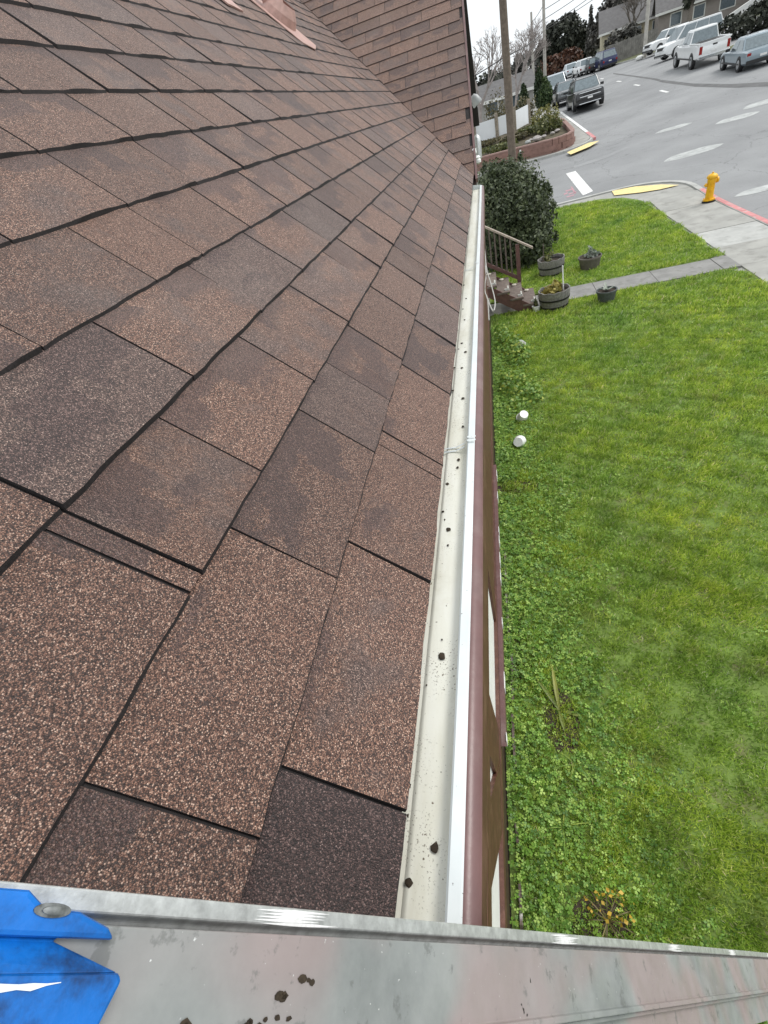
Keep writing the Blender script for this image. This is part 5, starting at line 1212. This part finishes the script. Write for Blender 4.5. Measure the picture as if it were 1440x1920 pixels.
for i, (x, y, h, r_, lab) in enumerate(((3.5, 57, 1.9, .42, 'slim dark cypress farthest left beside the grey house'), (4.75, 56, 2.6, .48, 'tall pointed cypress by the left-hand pavement'), (5.0, 53.5, 2.0, .55, 'rounded bright green cypress nearest the parked cars'))):
    e = tag(empty('cypress_tree', (x, y, g(x, y))), lab, 'tree', 'cypresses by the pavement'); foliage('crown', [(0, 0, h * .45, r_, r_, h * .5), (0, 0, h * .75, r_ * .6, r_ * .6, h * .33)], 1500, .13, M_CYP if i != 2 else leaf_material('green_cypress', (.03, .06, .02), (.06, .105, .035), (.12, .17, .06), 1.5), e, seed=90 + i, shell=.6)
    MB().tube([(0, 0, -.2), (0, 0, h * .8)], [.07, .02], 6).build('trunk', M_BARK, e)
M_RDSH = leaf_material('russet_shrub', (.06, .03, .02), (.12, .055, .035), (.2, .1, .06), 1)
plant('shrub', 'russet brown shrubs at the foot of the dark evergreen mass', 'shrub', (11.5, 108, g(11.5, 108)), [(0, 0, 1.2, 2.6, 1.5, 1.5), (2.5, 0, 1.5, 1.8, 1.5, 1.4)], 1800, .35, M_RDSH, 93, 4, .05, clump=40)
# ---- houses
M_ROOFG = mat('grey_roof', (.13, .125, .125), .85, var=.2, scale=3); M_WALLG = mat('grey_siding', (.36, .35, .33), .8, var=.1, scale=2); M_WALLT = mat('tan_siding', (.52, .47, .34), .8, var=.08, scale=2); M_WALLB = mat('taupe_siding', (.27, .24, .22), .8, var=.1, scale=2); M_TRIMW = mat('white_house_trim', (.74, .74, .71), .6, var=.05)
def house_far(label, x, y, z, L, Wd, hw, hr, rz, mw, mr, wins=()):
    e = tag(empty('far_house', (x, y, z), rz), label, 'house', 'houses beyond the street')
    MB().box((-L / 2, -Wd / 2, -1.5), (L / 2, Wd / 2, hw)).build('wall', mw, e)
    b_ = MB(); o = .4; zz = hw - .12
    for s_ in (-1, 1):
        A = [(-L / 2 - o, s_ * (Wd / 2 + o), zz), (L / 2 + o, s_ * (Wd / 2 + o), zz), (L / 2 + o, 0, hw + hr), (-L / 2 - o, 0, hw + hr)]
        b_.quad(*A); b_.quad(*[(p[0], p[1], p[2] - .14) for p in reversed(A)]); b_.quad(A[0], A[1], (A[1][0], A[1][1], A[1][2] - .14), (A[0][0], A[0][1], A[0][2] - .14))
    rf = b_.build('roof', mr, e)
    for s_ in (-1, 1): MB().prism([(-Wd / 2, hw), (Wd / 2, hw), (0, hw + hr - .15)], s_ * (L / 2 - .1), s_ * L / 2, lambda u, v_, d: (d, u, v_)).build('gable', mw, e)
    for s_ in (-1, 1): MB().box((-L / 2 - o, s_ * (Wd / 2 + o) - .06, zz - .25), (L / 2 + o, s_ * (Wd / 2 + o) + .06, zz - .02)).build('eave_board', M_TRIMW, e)
    for wx, wz, ww, wh in wins:
        f = MB().box((wx - ww / 2 - .1, -Wd / 2 - .05, wz - .1), (wx + ww / 2 + .1, -Wd / 2 + .02, wz + wh + .1)).build('window', M_TRIMW, e); MB().box((wx - ww / 2, -Wd / 2 - .07, wz), (wx + ww / 2, -Wd / 2 - .045, wz + wh)).build('pane', M_PANE, f)
    return e
house_far('grey low house with light roof edge behind the white fence', 1.6, 63, g(1.6, 63) - .2, 5.5, 6, 1.9, 1.1, rad(4), M_WALLG, M_ROOFG, ((-1, .6, .9, .9), (1.2, .6, .9, .9)))
house_far('grey roofed house at far left behind the bare tree', -6.5, 66, g(-6.5, 66) - .2, 8, 7, 2.2, 1.4, 0, M_WALLB, M_ROOFG, ((-1, .6, 1, 1), (1.8, .6, 1, 1)))
house_far('tan house with dark roof above the wooden fence', 22.0, 102, g(22, 102), 9, 7, 3.0, 2.4, rad(-8), M_WALLT, M_ROOFG, ((-2.5, 1.3, 1, 1.1), (0, 1.3, 1, 1.1), (2.6, 1.3, 1.2, 1.1)))
house_far('taupe house with long white eave behind the white SUV', 28.5, 94, g(28.5, 94), 11, 7, 2.9, 2.2, rad(-10), M_WALLB, M_ROOFG, ((-3.5, 1.2, 1.1, 1.1), (-1, 1.2, 1.1, 1.1), (2, 1.2, 1.5, 1.2)))
house_far('dark taupe house at the top right corner', 38, 90, g(38, 90), 10, 8, 3.4, 2.2, rad(-10), M_WALLB, M_ROOFG, ((-3, 1.3, 1.2, 1.3), (0, 1.3, 1.2, 1.3), (3, 1.3, 1.2, 1.3)))
house_far('small pale house far behind the hatchbacks', 19.5, 128, g(19.5, 128) - 1, 8, 6, 2.6, 1.6, rad(-5), M_TRIMW, M_ROOFG, ((-2, 1, 1, 1), (1, 1, 1, 1)))
# wooden board fence with boards
wf = tag(empty('board_fence', (18.6, 87, g(18.6, 87))), 'weathered grey board fence at the far right of the road', 'fence'); M_WF = mat('weathered_fence_boards', (.21, .20, .185), .9, var=.3, scale=3)
bme = MB().box((-.115, -.012, -.1), (.115, .012, 1.85)).mesh('board'); bme.materials.append(M_WF); r2 = random.Random(9)
for i in range(24): 
    o = link('board', bme, None, wf); o.location = (-2.9 + i * .245, -.22 * i * .245 * .3 + .3, .02 * math.sin(i) + (g(18.6 - 2.9 + i * .245, 87) - g(18.6, 87)))
MB().box((-3, .28, .5), (3, .34, .6)).build('rail', M_WF, wf); MB().box((-3, .28, 1.4), (3, .34, 1.5)).build('rail', M_WF, wf)
e = tag(empty('white_gate', (15.9, 90, g(15.9, 90))), 'white sloping handrail by the dark blue SUV', 'railing'); MB().tube([(-.6, 0, .9), (1.6, 0, 1.5)], .06, 8).build('rail', M_TRIMW, e)
for q in (-.5, .5, 1.5): MB().box((q - .04, -.04, -.1), (q + .04, .04, .9 + (q + .6) * .27)).build('post', M_TRIMW, e)
b_ = MB().lathe([(.25, 0), (.42, .12), (.4, .3), (.2, .42)], 10); o = b_.build('rock', M_TRIMW, smooth=True); q = G(1199, 113, STREET); o.location = q; tag(o, 'white painted rock at the far right kerb', 'rock')
# hedges and slope on the right
plant('hedge', 'dark hedge behind the white pickup truck', 'hedge', (20.6, 60, g(20.6, 60)), [(0, 0, .7, 1.6, 1.2, .9), (2.2, .3, .9, 1.6, 1.3, 1.2), (4.4, .5, 1.2, 1.6, 1.4, 1.4)], 2600, .22, M_CONIF, 101, 5, .04, clump=80)
plant('hedge', 'dark hedge climbing the hill at the right edge', 'hedge', (25.5, 64, g(25.5, 64)), [(0, 0, 1.6, 1.8, 1.4, 1.7), (2.4, .5, 1.8, 1.8, 1.4, 1.9), (5, .5, 2.2, 2, 1.4, 2.2)], 2800, .24, M_CONIF, 102, 5, .04, clump=80)
plant('hedge', 'grey-green hedge above the wooden fence', 'hedge', (17.6, 93, g(17.6, 93)), [(0, 0, 1.5, 1.4, 1.2, 1.5), (2.0, .3, 1.7, 1.6, 1.2, 1.5)], 1500, .3, M_FARTREE, 103, 4, .04, clump=60)
st2 = tag(empty('white_stair_rail', (24.5, 70, g(24.5, 70))), 'white stair parapet climbing the hill at the upper right', 'wall'); MB().prism([(-3.5, -.2), (4, 2.2), (4, 2.9), (-3.5, .35)], -.15, .15, lambda u, v_, d: (u, d, v_)).build('parapet', M_TRIMW, st2)
